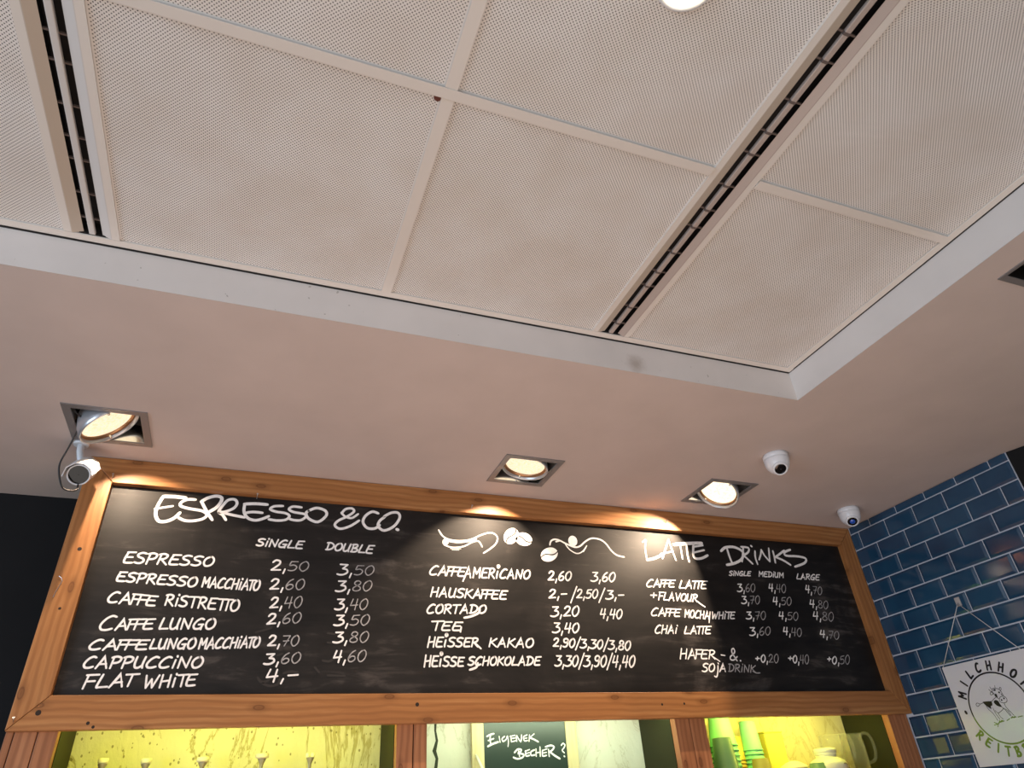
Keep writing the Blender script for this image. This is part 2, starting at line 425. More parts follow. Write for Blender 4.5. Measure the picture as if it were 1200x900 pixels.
# round downlight in the panel
t = thing('downlight', (-2.103, -1.882, HP), 'round glowing downlight in the perforated panel, cut by the top edge of the photo', 'ceiling light')
mb = MB(); mb.smooth = True
mb.lathe([(.047, .004), (.047, -.001), (.052, -.003), (.056, -.001), (.057, .0040)], (-2.103, -1.882, HP), n=40); mb.build('trim_ring', M['white_plastic'], t)
mb = MB(); mb.smooth = True; mb.lathe([(.0471, .0), (.043, -.006), (.030, -.011), (.015, -.013), (.001, -.0135)], (-2.103, -1.882, HP), n=32); mb.build('lamp_lens', lens_mat('downlight_lens', 6.0), t)

# right wall: one mesh of bevelled metro tiles over grout
PT, CP, P0, C0 = 0.078, 0.1542, 0.0337, 0.0463
YEND = -0.817
def wall_right():
    mb = MB(); mb.m = 0
    mb.box(0.004, 0.16, YEND, 0.40, FL, -0.0005)
    j = .0028; d = .0045
    def tl(y0, y1, z0, z1, cut):
        # y0 > y1 (towards the camera); bevelled face at x = -d*.0
        a0, a1, b0, b1 = y1 + j / 1, y0 - j / 1, z0 + j, z1 - j
        if a1 - a0 < .008 or b1 - b0 < .008: return
        bv = .009
        ia0, ia1 = a0 + bv, a1 - bv; ib0, ib1 = b0 + bv, b1 - bv
        if cut == 'top': ib1 = b1
        if cut == 'end': ia1 = a1
        if ib1 <= ib0 or ia1 <= ia0: ib0, ib1, ia0, ia1 = b0 + .002, b1 - .001, a0 + .002, a1 - .001
        mb.m = 1
        o = [(0.004, a0, b0), (0.004, a1, b0), (0.004, a1, b1), (0.004, a0, b1)]
        e = [(0.0005, p[1], p[2]) for p in o]
        i_ = [(-.0035, ia0, ib0), (-.0035, ia1, ib0), (-.0035, ia1, ib1), (-.0035, ia0, ib1)]
        for A, B in ((o, e), (e, i_)):
            for k in range(4): mb.poly([A[(k + 1) % 4], A[k], B[k], B[(k + 1) % 4]])
        mb.poly(list(reversed(i_)))
    rows = [(-P0, 0.0)] + [(-P0 - (r + 1) * PT, -P0 - r * PT) for r in range(20)]
    for r, (z0, z1) in enumerate(rows):
        # first course shows half bond against the second
        off = C0 if r % 2 == 1 else C0 + CP / 2
        ys = [0.0] + [-off - k * CP for k in range(6)]
        if z1 < -.80: ys[0] = .029
        ys = [y for y in ys if y > YEND + .02] + [YEND]
        for a, b in zip(ys, ys[1:]):
            tl(a, b, z0, z1, 'top' if r == 0 else ('end' if a == 0.0 else None))
        
    return mb.build('wall_right', [M['grout'], M['tile']], kind='structure')
wall_right()
mb = MB()   # dark return wall beyond the tiled corner
a, b, c = Vector((.0045, YEND - .002, 0)), Vector((.32, YEND - 0.98, 0)), Vector((.60, YEND - 0.90, 0))
mb.hexa([(a.x, a.y, FL), (b.x, b.y, FL), (c.x, c.y, FL), (.3, YEND - .002, FL), (a.x, a.y, -.001), (b.x, b.y, -.001), (c.x, c.y, -.001), (.3, YEND - .002, -.001)])
mb.build('wall_far', M['blackwall'], kind='structure')

# dark ceiling vent at the right edge
t = thing('ceiling_vent', (-.79, -1.75, 0), 'black recessed square grille in the plaster ceiling at the right edge of the photo', 'vent')
x0, x1, y0, y1 = VENT
mb = MB()
for q in ((x0 - .006, x1 + .006, y1 - .012, y1 + .006), (x0 - .006, x1 + .006, y0 - .006, y0 + .012), (x0 - .006, x0 + .004, y0 + .012, y1 - .012), (x1 - .004, x1 + .006, y0 + .012, y1 - .012)): mb.box(*q, -.003, .0)
mb.build('frame', M['steel'], t)
mb = MB(); mb.box(x0 + .001, x1 - .001, y0 + .001, y1 - .001, .11, .112)
for q in ((x0 + .001, x0 + .004, y0 + .001, y1 - .001), (x1 - .004, x1 - .001, y0 + .001, y1 - .001), (x0 + .001, x1 - .001, y0 + .001, y0 + .004), (x0 + .001, x1 - .001, y1 - .004, y1 - .001)): mb.box(*q, .002, .11)
mb.build('housing', mat('vent_black', (.015, .014, .013), .6), t)
for k in range(6):
    y = y1 - .045 - k * .06
    mb = MB(); mb.hexa([(x0 + .005, y, .012), (x1 - .005, y, .012), (x1 - .005, y + .003, .012), (x0 + .005, y + .003, .012), (x0 + .005, y - .025, .04), (x1 - .005, y - .025, .04), (x1 - .005, y - .022, .04), (x0 + .005, y - .022, .04)])
    mb.build('slat', mat('vent_slat', (.03, .028, .026), .5) if k == 0 else bpy.data.materials['vent_slat'], t)

# ------------------------------------------------------------------ bar cabinet under the menu board
ZB = -0.8046
CABB = -1.62
t = thing('shelf_cabinet', (-1.6, .17, CABB), 'wooden cabinet with three lit stone niches under the menu board', 'cabinet')
def post(x0, x1, y0=.03, y1=.062):
    mb = MB(); mb.box(x0, x1, y0, y1, CABB, -.742); return mb.build('post', M['post_z'], t, bevel=.0015)
for x0, x1 in ((-3.199, -3.181), (-3.179, -3.127), (-3.125, -3.078), (-2.155, -2.103), (-2.100, -2.058), (-1.135, -1.074), (-1.071, -1.006), (-.107, -.052), (-.049, -.004)): post(x0, x1)
NI = [(-3.076, -2.157), (-2.057, -1.137), (-1.004, -.109)]
DB = .283
SHZ = -.995
sidem = mat('olive_side', (0.026, 0.027, 0.010), 0.6, spec=.15)
def stone(name, base, vein, vs, spots=True, sd=0, vw=.014):
    m = mat(name, base, 0.5, spec=.4); v = coords(m, (1, 1, .55), (0, .35, 0))
    n1 = noise(m, v, 4 + sd, 8, .65, 1.6)
    ve = ramp(m, n1, [(.5 - vw, (0, 0, 0)), (.498, (1, 1, 1)), (.502, (1, 1, 1)), (.5 + vw, (0, 0, 0))])
    c = ramp(m, noise(m, v, 6, 6), [(.3, tuple(b * .90 for b in base)), (.7, base)])
    c = mixc(m, mth(m, 'MULTIPLY', ve, vs), c, vein)
    hgt = mth(m, 'SUBTRACT', noise(m, v, 26, 6, .6), mth(m, 'MULTIPLY', ve, .12))
    if spots:
        vo = N(m, 'ShaderNodeTexVoronoi'); vo.inputs['Scale'].default_value = 55; L(m, coords(m, (1, 1, .7)), vo.inputs['Vector'])
        sp = mth(m, 'MULTIPLY', mth(m, 'LESS_THAN', vo.outputs['Distance'], .17), .75)
        c = mixc(m, sp, c, tuple(x * .45 for x in vein))
    setcol(m, c); bump(m, hgt, .5, .010)
    return m
stones = [stone('travertine', (.70, .68, .46), (.34, .29, .08), .8, True, -1.5, .016), stone('pale_marble', (.72, .74, .62), (.36, .34, .20), .4, False, -1), stone('veined_stone', (.74, .70, .46), (.44, .36, .10), .5, False, 2)]
ledcol = [(.92, .96, .11), (.82, 1.0, .66), (1.0, .95, .14)]
ledpow = [1.75, 2.3, 2.3]
for k, (x0, x1) in enumerate(NI):
    mb = MB(); mb.box(x0 - .001, x1 + .001, DB, DB + .02, CABB, -.742); mb.build('back_panel', stones[k], t, label=['yellow lit rough stone back panel', 'pale green lit marble back panel', 'yellow lit veined stone back panel'][k])
    mb = MB(); mb.box(x0 - .018, x0 - .0005, .0625, DB - .0005, CABB, -.742); mb.build('side_panel', sidem, t)
    mb = MB(); mb.box(x1 + .0005, x1 + .018, .0625, DB - .0005, CABB, -.742); mb.build('side_panel', sidem, t)
    mb = MB(); mb.box(x0, x1, .035, DB - .0005, SHZ - .025, SHZ); mb.build('shelf', M['post_z'], t)
    mb = MB(); mb.box(x0 + .02, x1 - .02, .040, .052, -.7545, -.7425); mb.build('led_strip', emit('led_%d' % k, ledcol[k], 3.0), t)
    lo = area('niche_led', ((x0 + x1) / 2, .060, -.757), ((x0 + x1) / 2, .16, -.90), x1 - x0 - .06, .012, ledpow[k], ledcol[k])
    if k == 2: lo.location.x -= .05; lo.data.size -= .10
mb = MB(); mb.box(-3.199, -.004, .0635, DB + .02, -.7415, -.72); mb.build('top_board', M['post_z'], t)
mb = MB(); mb.box(-3.199, -.004, .035, DB + .02, CABB - .02, CABB - .0005); mb.build('bottom_board', M['post_z'], t)
# dark crack with a green stain in the marble
mb = MB(); pts = [ray_to(u, v, 1, DB - .0008) for u, v in ((510.5, 842), (510, 856), (512, 868), (509, 880), (512, 889), (510.5, 902), (512, 915))]
for i, (p, q) in enumerate(zip(pts, pts[1:])):
    wd = (.010, .007, .009, .014, .010, .012)[i]; wq = (.007, .009, .014, .010, .012, .006)[i]
    mb.poly([(p[0] - wd / 2, p[1], p[2]), (p[0] + wd / 2, p[1], p[2]), (q[0] + wq / 2, q[1], q[2]), (q[0] - wq / 2, q[1], q[2])])
mb.build('crack', mat('crack_dark', (.03, .04, .02), .8), t)

# ------------------------------------------------------------------ menu board
XL = -3.1963
WX, WZ = 0.081, 0.0866
YBD = 0.024
t = thing('menu_board', (-1.6, .015, ZB), 'long chalkboard coffee menu in a knotty pine frame across the back wall', 'menu board')
MENU = t
FT = .03
def rail(name, pts, m):          # pts: four corners (x,z) counter-clockwise
    mb = MB(); mb.hexa([(x, 0, z) for x, z in pts] + [(x, FT, z) for x, z in pts]); return mb.build(name, m, t, bevel=.0018)
e = .0007; zt = -.0015
rail('frame_rail', [(XL, zt), (0 - .001, zt), (-WX - e, -WZ), (XL + WX + e, -WZ)], M['wood_x'])
rail('frame_rail', [(XL, ZB), (-.001, ZB), (-WX - e, ZB + WZ), (XL + WX + e, ZB + WZ)], M['wood_x'])
rail('frame_stile', [(XL - .0005, zt - .001), (XL - .0005, ZB + .001), (XL + WX - e, ZB + WZ), (XL + WX - e, -WZ)], M['wood_z'])
rail('frame_stile', [(-.0005, zt - .001), (-.0005, ZB + .001), (-WX + e, ZB + WZ), (-WX + e, -WZ)], M['wood_z'])
mb = MB(); mb.box(XL + WX - .02, -WX + .02, YBD, FT - .0005, ZB + WZ - .02, -WZ + .02)
BOARD = mb.build('chalkboard', M['board'], t)
def nail(u, v, u2, v2, nm='nail'):
    p = Vector(ray_to(u2, v2, 1, 0)); q = p + Vector((.001, -.013, .008))
    mb = MB(); mb.smooth = True; mb.tube([p + Vector((0, .004, -.003)), q], .0014, 6); d = (q - p).normalized()
    mb.lathe([(.0034, 0), (.0034, .0012)], q, d, 10, True, True)
    mb.build(nm, M['nail'], t)
for a_ in ((132.5, 552, 132, 560), (557, 590, 552, 596), (788, 607, 780, 613), (17.5, 837, 15.5, 846), (301, 579, 301, 583)): nail(*a_)
def peg_hole(u, v, r=.0045, y=0):
    p = ray_to(u, v, 1, -.0004); mb = MB(); mb.lathe([(r * .5, 0), (r, .0001), (r, .004)], p, (0, 1, 0), 12, True); mb.build('nail_hole', M['hole'], t)
for u, v, r in ((44.8, 835.3, .007), (103, 847.5, .0045), (93.3, 643.3, .006), (70, 713, .004), (489, 825.5, .006), (776, 825.5, .004), (802, 824.5, .004), (109, 852, .004)): peg_hole(u, v, r)
# bent staple on the left stile
p = [Vector(ray_to(u, v, 1, -.004)) for u, v in ((69, 675), (72, 677), (73, 681), (66, 692), (62, 700))]
mb = MB(); mb.tube(p, .0009, 6); mb.build('wire_hook', M['nail'], t)

# ---- hand lettering: single-stroke capitals; 'c' marks a curved stroke
F = {
'A': (.72, [[(0, -.05), (.38, 1), (.66, -.03)], [(.12, .32), (.58, .36)]]),
'B': (.62, [[(.08, 0), (.12, 1)], ['c', (.02, .95), (.4, 1), (.52, .8), (.34, .55), (.12, .5)], ['c', (.12, .5), (.5, .42), (.58, .2), (.38, .02), (0, 0)]]),
'C': (.66, [['c', (.66, .93), (.46, 1), (.2, .78), (.02, .35), (.1, .05), (.34, 0), (.6, .1)]]),
'D': (.70, [[(.12, .02), (.16, .96)], ['c', (0, .98), (.36, 1), (.66, .72), (.62, .3), (.36, .05), (.02, 0)]]),
'E': (.62, [['c', (.16, .96), (.06, .5), (.04, .12), (.16, 0), (.6, .02)], [(.12, .97), (.64, 1)], [(.1, .52), (.52, .54)]]),
'F': (.58, [[(.12, .95), (.04, -.02)], [(.02, .97), (.66, 1)], [(.1, .5), (.54, .52)]]),
'G': (.72, [['c', (.66, .92), (.46, 1), (.2, .78), (.03, .35), (.12, .04), (.36, 0), (.56, .12), (.62, .42)], [(.36, .42), (.68, .44)], [(.6, .44), (.58, -.05)]]),
'H': (.66, [[(.1, 1.02), (.02, -.04)], [(.62, 1), (.56, -.02)], [(.05, .46), (.6, .54)]]),
'J': (.34, [['c', (.24, .75), (.26, .2), (.22, -.5), (.1, -.72), (-.1, -.6)], [(.24, 1.08), (.27, 1.03)]]),
'K': (.62, [[(.1, 1), (.02, -.02)], [(.6, .96), (.1, .48)], [(.16, .52), (.62, 0)]]),
'L': (.56, [['c', (.16, 1), (.04, .3), (.02, .04), (.1, 0)], [(.04, .01), (.58, .03)]]),
'M': (.80, [[(.08, -.02), (.12, 1)], [(.12, 1), (.4, .36)], [(.4, .36), (.72, 1)], [(.72, 1), (.74, -.02)]]),
'N': (.72, [[(.06, -.02), (.1, .98)], [(.1, .98), (.56, .02)], [(.56, .02), (.68, 1.02)]]),
'O': (.66, [['c', (.36, 1), (.1, .78), (.02, .38), (.14, .04), (.36, 0), (.58, .22), (.64, .6), (.54, .92), (.36, 1)]]),
'P': (.60, [[(.12, .98), (.04, -.04)], ['c', (0, .92), (.3, 1.02), (.56, .9), (.54, .62), (.36, .46), (.08, .42)]]),
'R': (.64, [[(.12, .96), (.04, -.02)], ['c', (0, .93), (.3, 1.02), (.54, .9), (.5, .66), (.34, .52), (.1, .46)], [(.2, .48), (.62, -.04)]]),
'S': (.62, [['c', (.62, .94), (.36, 1), (.1, .84), (.14, .62), (.46, .46), (.56, .24), (.42, .04), (.2, 0), (-.02, .08)]]),
'T': (.58, [[(-.02, .96), (.66, 1)], [(.32, .96), (.26, -.03)]]),
'U': (.64, [['c', (.08, 1), (.03, .4), (.1, .04), (.3, 0), (.5, .2)], ['c', (.6, 1), (.52, .3), (.56, -.02)]]),
'V': (.62, [[(.02, 1), (.28, 0)], [(.28, 0), (.62, 1.02)]]),
'W': (.90, [[(.06, 1), (.14, 0)], [(.14, 0), (.44, .7)], [(.44, .7), (.54, 0)], [(.54, 0), (.9, 1)]]),
'i': (.22, [[(.14, .72), (.08, -.02)], [(.19, 1.08), (.20, 1.02)]]),
'o': (.30, [['c', (.15, .72), (.10, .3), (.10, 0)], ['c', (.17, 1.42), (.05, 1.28), (.14, 1.1), (.27, 1.24), (.17, 1.42)]]),
'0': (.60, [['c', (.32, 1), (.08, .74), (.02, .34), (.16, .02), (.32, 0), (.52, .26), (.58, .66), (.48, .95), (.32, 1)]]),
'2': (.62, [['c', (.06, .78), (.24, 1), (.5, .92), (.48, .62), (.22, .26), (.02, .03)], [(.02, .03), (.6, .06)]]),
'3': (.62, [[(.06, .97), (.56, .97)], [(.56, .97), (.26, .58)], ['c', (.26, .58), (.54, .5), (.6, .22), (.36, .02), (.12, .0), (-.06, .06)]]),
'4': (.60, [[(.16, 1), (.02, .38)], [(.02, .38), (.56, .44)], [(.5, 1), (.4, -.04)]]),
'5': (.58, [[(.58, .97), (.16, .94)], ['c', (.16, .94), (.08, .54), (.34, .6), (.54, .42), (.46, .12), (.24, 0), (.0, .05)]]),
'6': (.56, [['c', (.46, 1), (.22, .8), (.04, .4), (.08, .06), (.3, 0), (.5, .2), (.46, .44), (.24, .48), (.06, .28)]]),
'7': (.56, [[(.04, .96), (.56, .98)], [(.56, .98), (.2, -.02)], [(.1, .46), (.5, .5)]]),
'8': (.58, [['c', (.3, .54), (.1, .72), (.16, .94), (.34, 1), (.5, .86), (.46, .66), (.3, .54), (.06, .32), (.06, .1), (.26, 0), (.5, .1), (.52, .34), (.3, .54)]]),
'9': (.56, [['c', (.5, .72), (.34, .52), (.1, .6), (.08, .88), (.3, 1), (.5, .88), (.5, .5), (.42, .14), (.2, 0), (.02, .06)]]),
',': (.20, [[(.14, .14), (.06, -.28)]]), '.': (.2, [[(.1, .04), (.13, .04)]]),
'-': (.55, [[(.04, .44), (.52, .47)]]), '/': (.40, [[(.44, 1.24), (0, -.28)]]), '|': (.24, [[(.14, 1.1), (.06, -.3)]]),
'+': (.55, [[(.04, .44), (.52, .46)], [(.3, .78), (.26, .12)]]),
'&': (.72, [['c', (.7, .3), (.4, .02), (.12, .04), (.06, .28), (.3, .5), (.46, .74), (.34, 1), (.18, .92), (.2, .66), (.44, .3), (.7, -.06)]]),
'?': (.5, [['c', (.02, .8), (.2, 1), (.44, .92), (.4, .66), (.22, .46), (.22, .28)], [(.2, .04), (.23, .02)]]),
' ': (.40, [])}

class Ink:
    """flat chalk ribbons on a plane; P maps a 2-D point to the plane"""
    def __init__(s, P, nrm): s.P = P; s.n = Vector(nrm); s.mb = MB(); s.k = 0
    def stroke(s, pts, wd, mi=0, nib=0.0):
        s.mb.m = mi; s.k = (s.k + 1) % 40
        off = s.n * (.00003 * s.k)
        Q = [Vector(s.P(p)) + off for p in pts]
        Q = [q for i, q in enumerate(Q) if i == 0 or (q - Q[i - 1]).length > 1e-5]
        if len(Q) == 1: Q.append(Q[0] + Vector((wd * .1, 0, 0)))
        L_, R_ = [], []
        for i, q in enumerate(Q):
            tg = (Q[min(i + 1, len(Q) - 1)] - Q[max(i - 1, 0)])
            if tg.length < 1e-9: tg = Q[-1] - Q[0]
            tg.normalize(); sd = tg.cross(s.n).normalized()
            ww = wd / 2
            if nib:
                up = abs(tg.z); ww *= (1 - nib) + nib * 1.6 * (0.35 + .65 * (1 - up) if nib > 0 else up)
            if i in (0, len(Q) - 1): ww *= .86
            if 0 < i < len(Q) - 1:
                a = (q - Q[i - 1]).normalized(); b = (Q[i + 1] - q).normalized(); cs = max(.45, math.sqrt(max(0, (1 + a.dot(b)) / 2)))
                ww /= cs
            L_.append(q + sd * ww); R_.append(q - sd * ww)
        n = len(s.mb.v); s.mb.v += [tuple(p) for p in L_ + R_]; m = len(Q)
        for i in range(m - 1): s.mb.face([n + i, n + m + i, n + m + i + 1, n + i + 1])
        for q, tgv in ((Q[0], Q[0] - Q[1]), (Q[-1], Q[-1] - Q[-2])):       # rounded ends
            tgv.normalize(); sd = tgv.cross(s.n).normalized(); r = wd / 2 * .86
            s.mb.poly([q + r * (math.cos(a) * sd + math.sin(a) * tgv) for a in [math.pi * k / 6 for k in range(7)]])
    def blob(s, cx, cy, rx, ry, rot=0, mi=0, part=None, gap=0):
        s.mb.m = mi; s.k = (s.k + 1) % 40; off = s.n * (.00003 * s.k)
        c, d = math.cos(rot), math.sin(rot)
        def T(x, y): return Vector(s.P((cx + x * c - y * d, cy + x * d + y * c))) + off
        if part is None:
            s.mb.poly([T(rx * math.cos(a), ry * math.sin(a)) for a in [2 * math.pi * k / 28 for k in range(28)]])
        else:                       # half of a bean either side of its S-shaped seam along x
            seam = [(x, ry * .22 * math.sin(3.1 * x / rx) + gap * part) for x in [rx * (1 - k / 7) for k in range(15)]]
            arc = [(rx * math.cos(a), part * ry * math.sin(a)) for a in [math.pi * k / 16 for k in range(1, 16)]]
            arc = list(reversed(arc)); pts = seam + [p for p in arc]
            s.mb.poly([T(*p) for p in pts])
    def word(s, txt, x0, y0, x1, y1, h0, h1=None, sl=.22, wd=.0066, mi=0, thin=None):
        h1 = h1 or h0
        gap = .13; tot = sum(F[c][0] for c in txt) + sum(-.14 if txt[i:i + 2] in ('FF', 'TT') else -.02 if txt[i:i + 2] in ('FE', 'TE', 'TO', 'AT', 'AF') else gap for i in range(len(txt) - 1))
        cur = 0.0
        for n_, ch in enumerate(txt):
            gw, st = F[ch]
            for sk in st:
                cv = sk[0] == 'c'; pts = sk[1:] if cv else sk
                if cv: pts = smooth(pts, 4)
                out = []
                for gx, gy in pts:
                    f = (cur + gx) / tot; h = h0 + (h1 - h0) * f
                    out.append((x0 + (x1 - x0) * f + sl * (gy) * h, y0 + (y1 - y0) * f - gy * h))
                th = thin is not None and n_ >= thin and ch != ','
                if len(out) == 2 and abs(out[0][0] - out[1][0]) + abs(out[0][1] - out[1][1]) < 2: s.stroke(out, wd * 1.15, mi)
                else: s.stroke(out, wd * (.62 if th else 1), 1 if th else mi)
            cur += gw + (-.14 if txt[n_:n_ + 2] in ('FF', 'TT') else -.02 if txt[n_:n_ + 2] in ('FE', 'TE', 'TO', 'AT', 'AF') else gap)
    def build(s, name, parent, label=None):
        if s.mb.f: return s.mb.build(name, [M['chalk'], M['chalk_thin']], parent, label=label)
def onboard(p): return ray_to(p[0], p[1], 1, YBD - .0007)
class WordInk(Ink):
    """every word or price becomes a mesh of its own; loose strokes join the last word"""
    def __init__(s, *a): Ink.__init__(s, *a); s.todo = []
    def word(s, txt, *a, **k):
        s.mb = MB(); s.todo.append((s.mb, txt)); Ink.word(s, txt, *a, **k)
    def build(s, name, parent, label=None):
        for mb, txt in s.todo:
            num = txt[0] in '0123456789+/-|.'
            mb.build('chalk_price' if num else 'chalk_word', [M['chalk'], M['chalk_thin']], parent, label='chalk writing %s' % txt.replace('o', 'i') if len(txt) > 1 else None)
        if not s.todo and s.mb.f: s.mb.build(name, [M['chalk'], M['chalk_thin']], parent, label=label)
def ink(): return WordInk(onboard, (0, -1, 0))
# the seven drinks of the left block, one mesh per line: name words, then single and double price
W3 = .0062
left = [
 ('espresso', [('ESPRESSO', 144, 659.2, 249, 663.5, 12.6, 10.4, .34)], [('2,50', 317.5, 668.3, 361, 669.3, 12, 10.6), ('3,50', 396, 673.5, 437.5, 674, 12.5, 10.5)]),
 ('espresso macchiato', [('ESPRESSO', 136, 680.6, 229.5, 687.8, 10.6, 10.8, .3), ('MACCHiATO', 236, 687.4, 303, 692, 11, 11.5, .25)], [('2,60', 316, 690.6, 356, 691, 12, 12), ('3,80', 394, 693, 435, 692.2, 12.2, 11.5)]),
 ('caffe ristretto', [('CAFFE', 125.5, 705.5, 181.5, 710, 12.5, 11, .3), ('RiSTRETTO', 193, 708.8, 279, 716.4, 12, 12.8, .22)], [('2,40', 316, 712.5, 353, 712, 12, 13), ('3,40', 393, 714.3, 430, 714.2, 12.2, 12.2)]),
 ('caffe lungo', [('C', 115.5, 738.3, 132, 738.3, 16.5, 16.5, .32), ('AFFE', 135, 737.8, 178.5, 737, 12, 11.5, .28), ('LUNGO', 186.5, 737, 251, 737, 12.5, 11.8, .25)], [('2,60', 312.5, 731.6, 352, 729.8, 12, 12), ('3,50', 392, 733, 432, 732.4, 12, 12)]),
 ('caffe lungo macchiato', [('CAFFE', 103.5, 761.2, 171.5, 761, 11.5, 10.8, .34), ('LUNGO', 175.5, 760.2, 228, 760, 11, 12, .25), ('MACCHiATO', 232, 760.2, 303, 758.2, 12, 11.5, .25)], [('2,70', 313.5, 756.8, 349.5, 756.8, 12, 12), ('3,80', 391, 753, 431, 752.6, 12.2, 12.4)]),
 ('cappuccino', [('CAPPUCCiNO', 97, 782.6, 236, 782.4, 13, 12.4, .3)], [('3,60', 310, 778.5, 351.5, 776.8, 12, 12.3), ('4,60', 390, 775.8, 428, 775, 13, 13)]),
 ('flat white', [('FLAT', 96, 806.8, 157, 803.4, 16, 13.5, .36), ('WHiTE', 168, 806.3, 228.5, 803.2, 14.5, 13, .2)], [('4,-', 311, 799.5, 349, 795.5, 15, 10)])]
for nm, ws, ps in left:
    k = ink()
    for a_ in ws: k.word(*a_[:7], sl=a_[7], wd=W3)
    for a_ in ps: k.word(*a_[:7], sl=.16, wd=W3, thin=2 if a_[0] != '4,-' else None)
    k.build('menu_line', BOARD, 'chalk line: %s with its prices' % nm)
k = ink(); k.word('SiNGLE', 300.5, 639.2, 354, 643, 8, 8.5, .3, .0062); k.word('DOUBLE', 381.5, 644, 436, 648.6, 8, 9, .3, .0062); k.build('column_heading', BOARD)
mid = [
 ('caffe americano', [('CAFFE', 503, 673.3, 544, 675.3, 10.4, 10, .22), ('AMERoCANO', 544, 676.5, 620.5, 678.3, 12, 9.6, .12)], [('2,60', 642, 680, 669, 680.2, 10.5, 10), ('3,60', 693, 681, 720.5, 681.5, 10.4, 10.4)]),
 ('hauskaffee', [('HAUSKAFFEE', 504.5, 698.7, 593, 702.2, 10.4, 9.6, .16)], [('2,-', 643, 701, 664, 700.5, 10, 9.5), ('/', 669, 703, 674, 703, 12.5, 12.5), ('2,50', 675.5, 700.8, 700, 701, 10, 10), ('/', 702, 703, 707, 703, 11, 11), ('3,-', 710.5, 702, 731, 701.5, 10, 9)]),
 ('cortado', [('CORTADO', 500, 718.6, 569, 718.4, 10.4, 9, .16)], [('3,20', 646, 722.4, 678, 721.8, 11.3, 11.4), ('4,40', 703, 724, 728.5, 725, 10.5, 10.5)]),
 ('tee', [('T', 505, 738.4, 517, 738.4, 10.5, 10.5, .16), ('EE', 517, 738.6, 540, 738.8, 10, 9.5, .2)], [('3,40', 648, 741.3, 678, 741.2, 11.5, 10.6)]),
 ('heisser kakao', [('HEoSSER', 501, 758, 560, 757.6, 11.6, 9.6, .12), ('KAKAO', 573, 757.6, 624.5, 758.6, 9.6, 10.2, .12)], [('2,90/3,30/3,80', 648, 757.5, 738.5, 762, 9.6, 10.6)]),
 ('heisse schokolade', [('HEoSSE', 497, 781, 543, 780.6, 13, 10, .08), ('SCHOKOLADE', 548.5, 779.4, 632.5, 779.4, 9.6, 9.6, .12)], [('3,30/3,90/4,40', 650.6, 780.4, 743.5, 781.6, 12, 13)])]
for nm, ws, ps in mid:
    k = ink()
    for a_ in ws: k.word(*a_[:7], sl=a_[7], wd=.0063)
    for a_ in ps: k.word(*a_[:7], sl=.08, wd=.0060)
    if nm == 'caffe americano': k.stroke([(546.5, 672), (542.5, 681)], .0063)
    if nm == 'cortado': k.stroke(smooth([(562, 713), (561, 718), (553, 722), (544, 724)]), .008)
    if nm == 'tee': k.stroke([(540.5, 735), (539.5, 740.5)], .007)
    if nm == 'heisser kakao': k.stroke([(556, 753), (563.5, 760)], .007)
    if nm == 'heisse schokolade': k.stroke(smooth([(560, 777), (558, 782), (550.5, 785)]), .0075)
    k.build('menu_line', BOARD, 'chalk line: %s with its prices' % nm)
right = [
 ('caffe latte', [('CAFFE', 757.5, 687.6, 790, 687.8, 8.6, 7.8, .14), ('LATTE', 796, 689.2, 827.5, 689.8, 8.8, 8.6, .12)], [('3,60', 864.5, 693.2, 885, 693.8, 8.8, 9.6), ('4,40', 901, 692.4, 921, 695, 8, 10), ('4,70', 944, 694, 963.5, 697.3, 8.2, 9.2)]),
 ('plus flavour', [('+', 762, 701, 770, 701.2, 8, 8, 0), ('FLAVOUR', 771.5, 702.8, 817, 705, 9, 8, .1)], [('3,70', 869.5, 707.3, 890.5, 707.8, 8.6, 9.6), ('4,50', 906, 708.3, 927.5, 709.4, 8.4, 9.4), ('4,80', 949, 711.3, 970.5, 713.8, 8.4, 9.2)]),
 ('caffe mocha or white', [('CAFFE', 763, 721.3, 796.5, 722.4, 9, 8.4, .12), ('MOCHA', 802, 723, 831, 725.5, 8.6, 8.8, .05), ('|', 830, 727, 833.5, 727, 9, 9, 0), ('WHiTE', 834, 725, 860.5, 725, 7.8, 7.6, .05)], [('3,70', 875, 725.2, 897.5, 726.2, 8, 9.8), ('4,50', 913, 725, 935.5, 727.2, 8, 9.6), ('4,80', 953, 725.3, 977, 728.3, 8.4, 10.6)]),
 ('chai latte', [('CHAi', 767.5, 742, 793, 742, 9.6, 8.4, .1), ('LATTE', 802, 742.6, 832.5, 742.6, 8.4, 8.6, .08)], [('3,60', 879, 744.8, 903, 744, 9.4, 9.4), ('4,40', 918, 743.2, 939.5, 746.3, 8.2, 9.8), ('4,70', 961, 746.3, 983.5, 749.6, 7.8, 9.4)])]
for nm, ws, ps in right:
    k = ink()
    for a_ in ws: k.word(*a_[:7], sl=a_[7], wd=.0057)
    for a_ in ps: k.word(*a_[:7], sl=-.06, wd=.0055, thin=2)
    if nm == 'plus flavour': k.stroke([(816, 704), (821, 708), (826, 711.3)], .006)
    k.build('menu_line', BOARD, 'chalk line: %s with its prices' % nm)
k = ink(); k.word('SiNGLE', 854.5, 674.3, 879.5, 674.8, 5, 5, .05, .0052); k.word('MEDiUM', 889, 675.4, 918, 677, 6, 5.6, .02, .0052); k.word('LARGE', 933.5, 678.4, 960, 679.8, 6, 6.2, .05, .0052); k.build('column_heading', BOARD)
k = ink(); k.word('HAFER', 797, 771.6, 838, 772, 11.5, 9.6, .04, .0058); k.stroke([(836, 770), (843.5, 775)], .0055); k.stroke([(845, 767.5), (849.5, 768.2)], .0055)
k.word('&', 855, 773.6, 864, 773.6, 13.5, 13.5, .02, .0056); k.word('.', 866, 774.5, 869, 774.5, 5, 5, 0, .006)
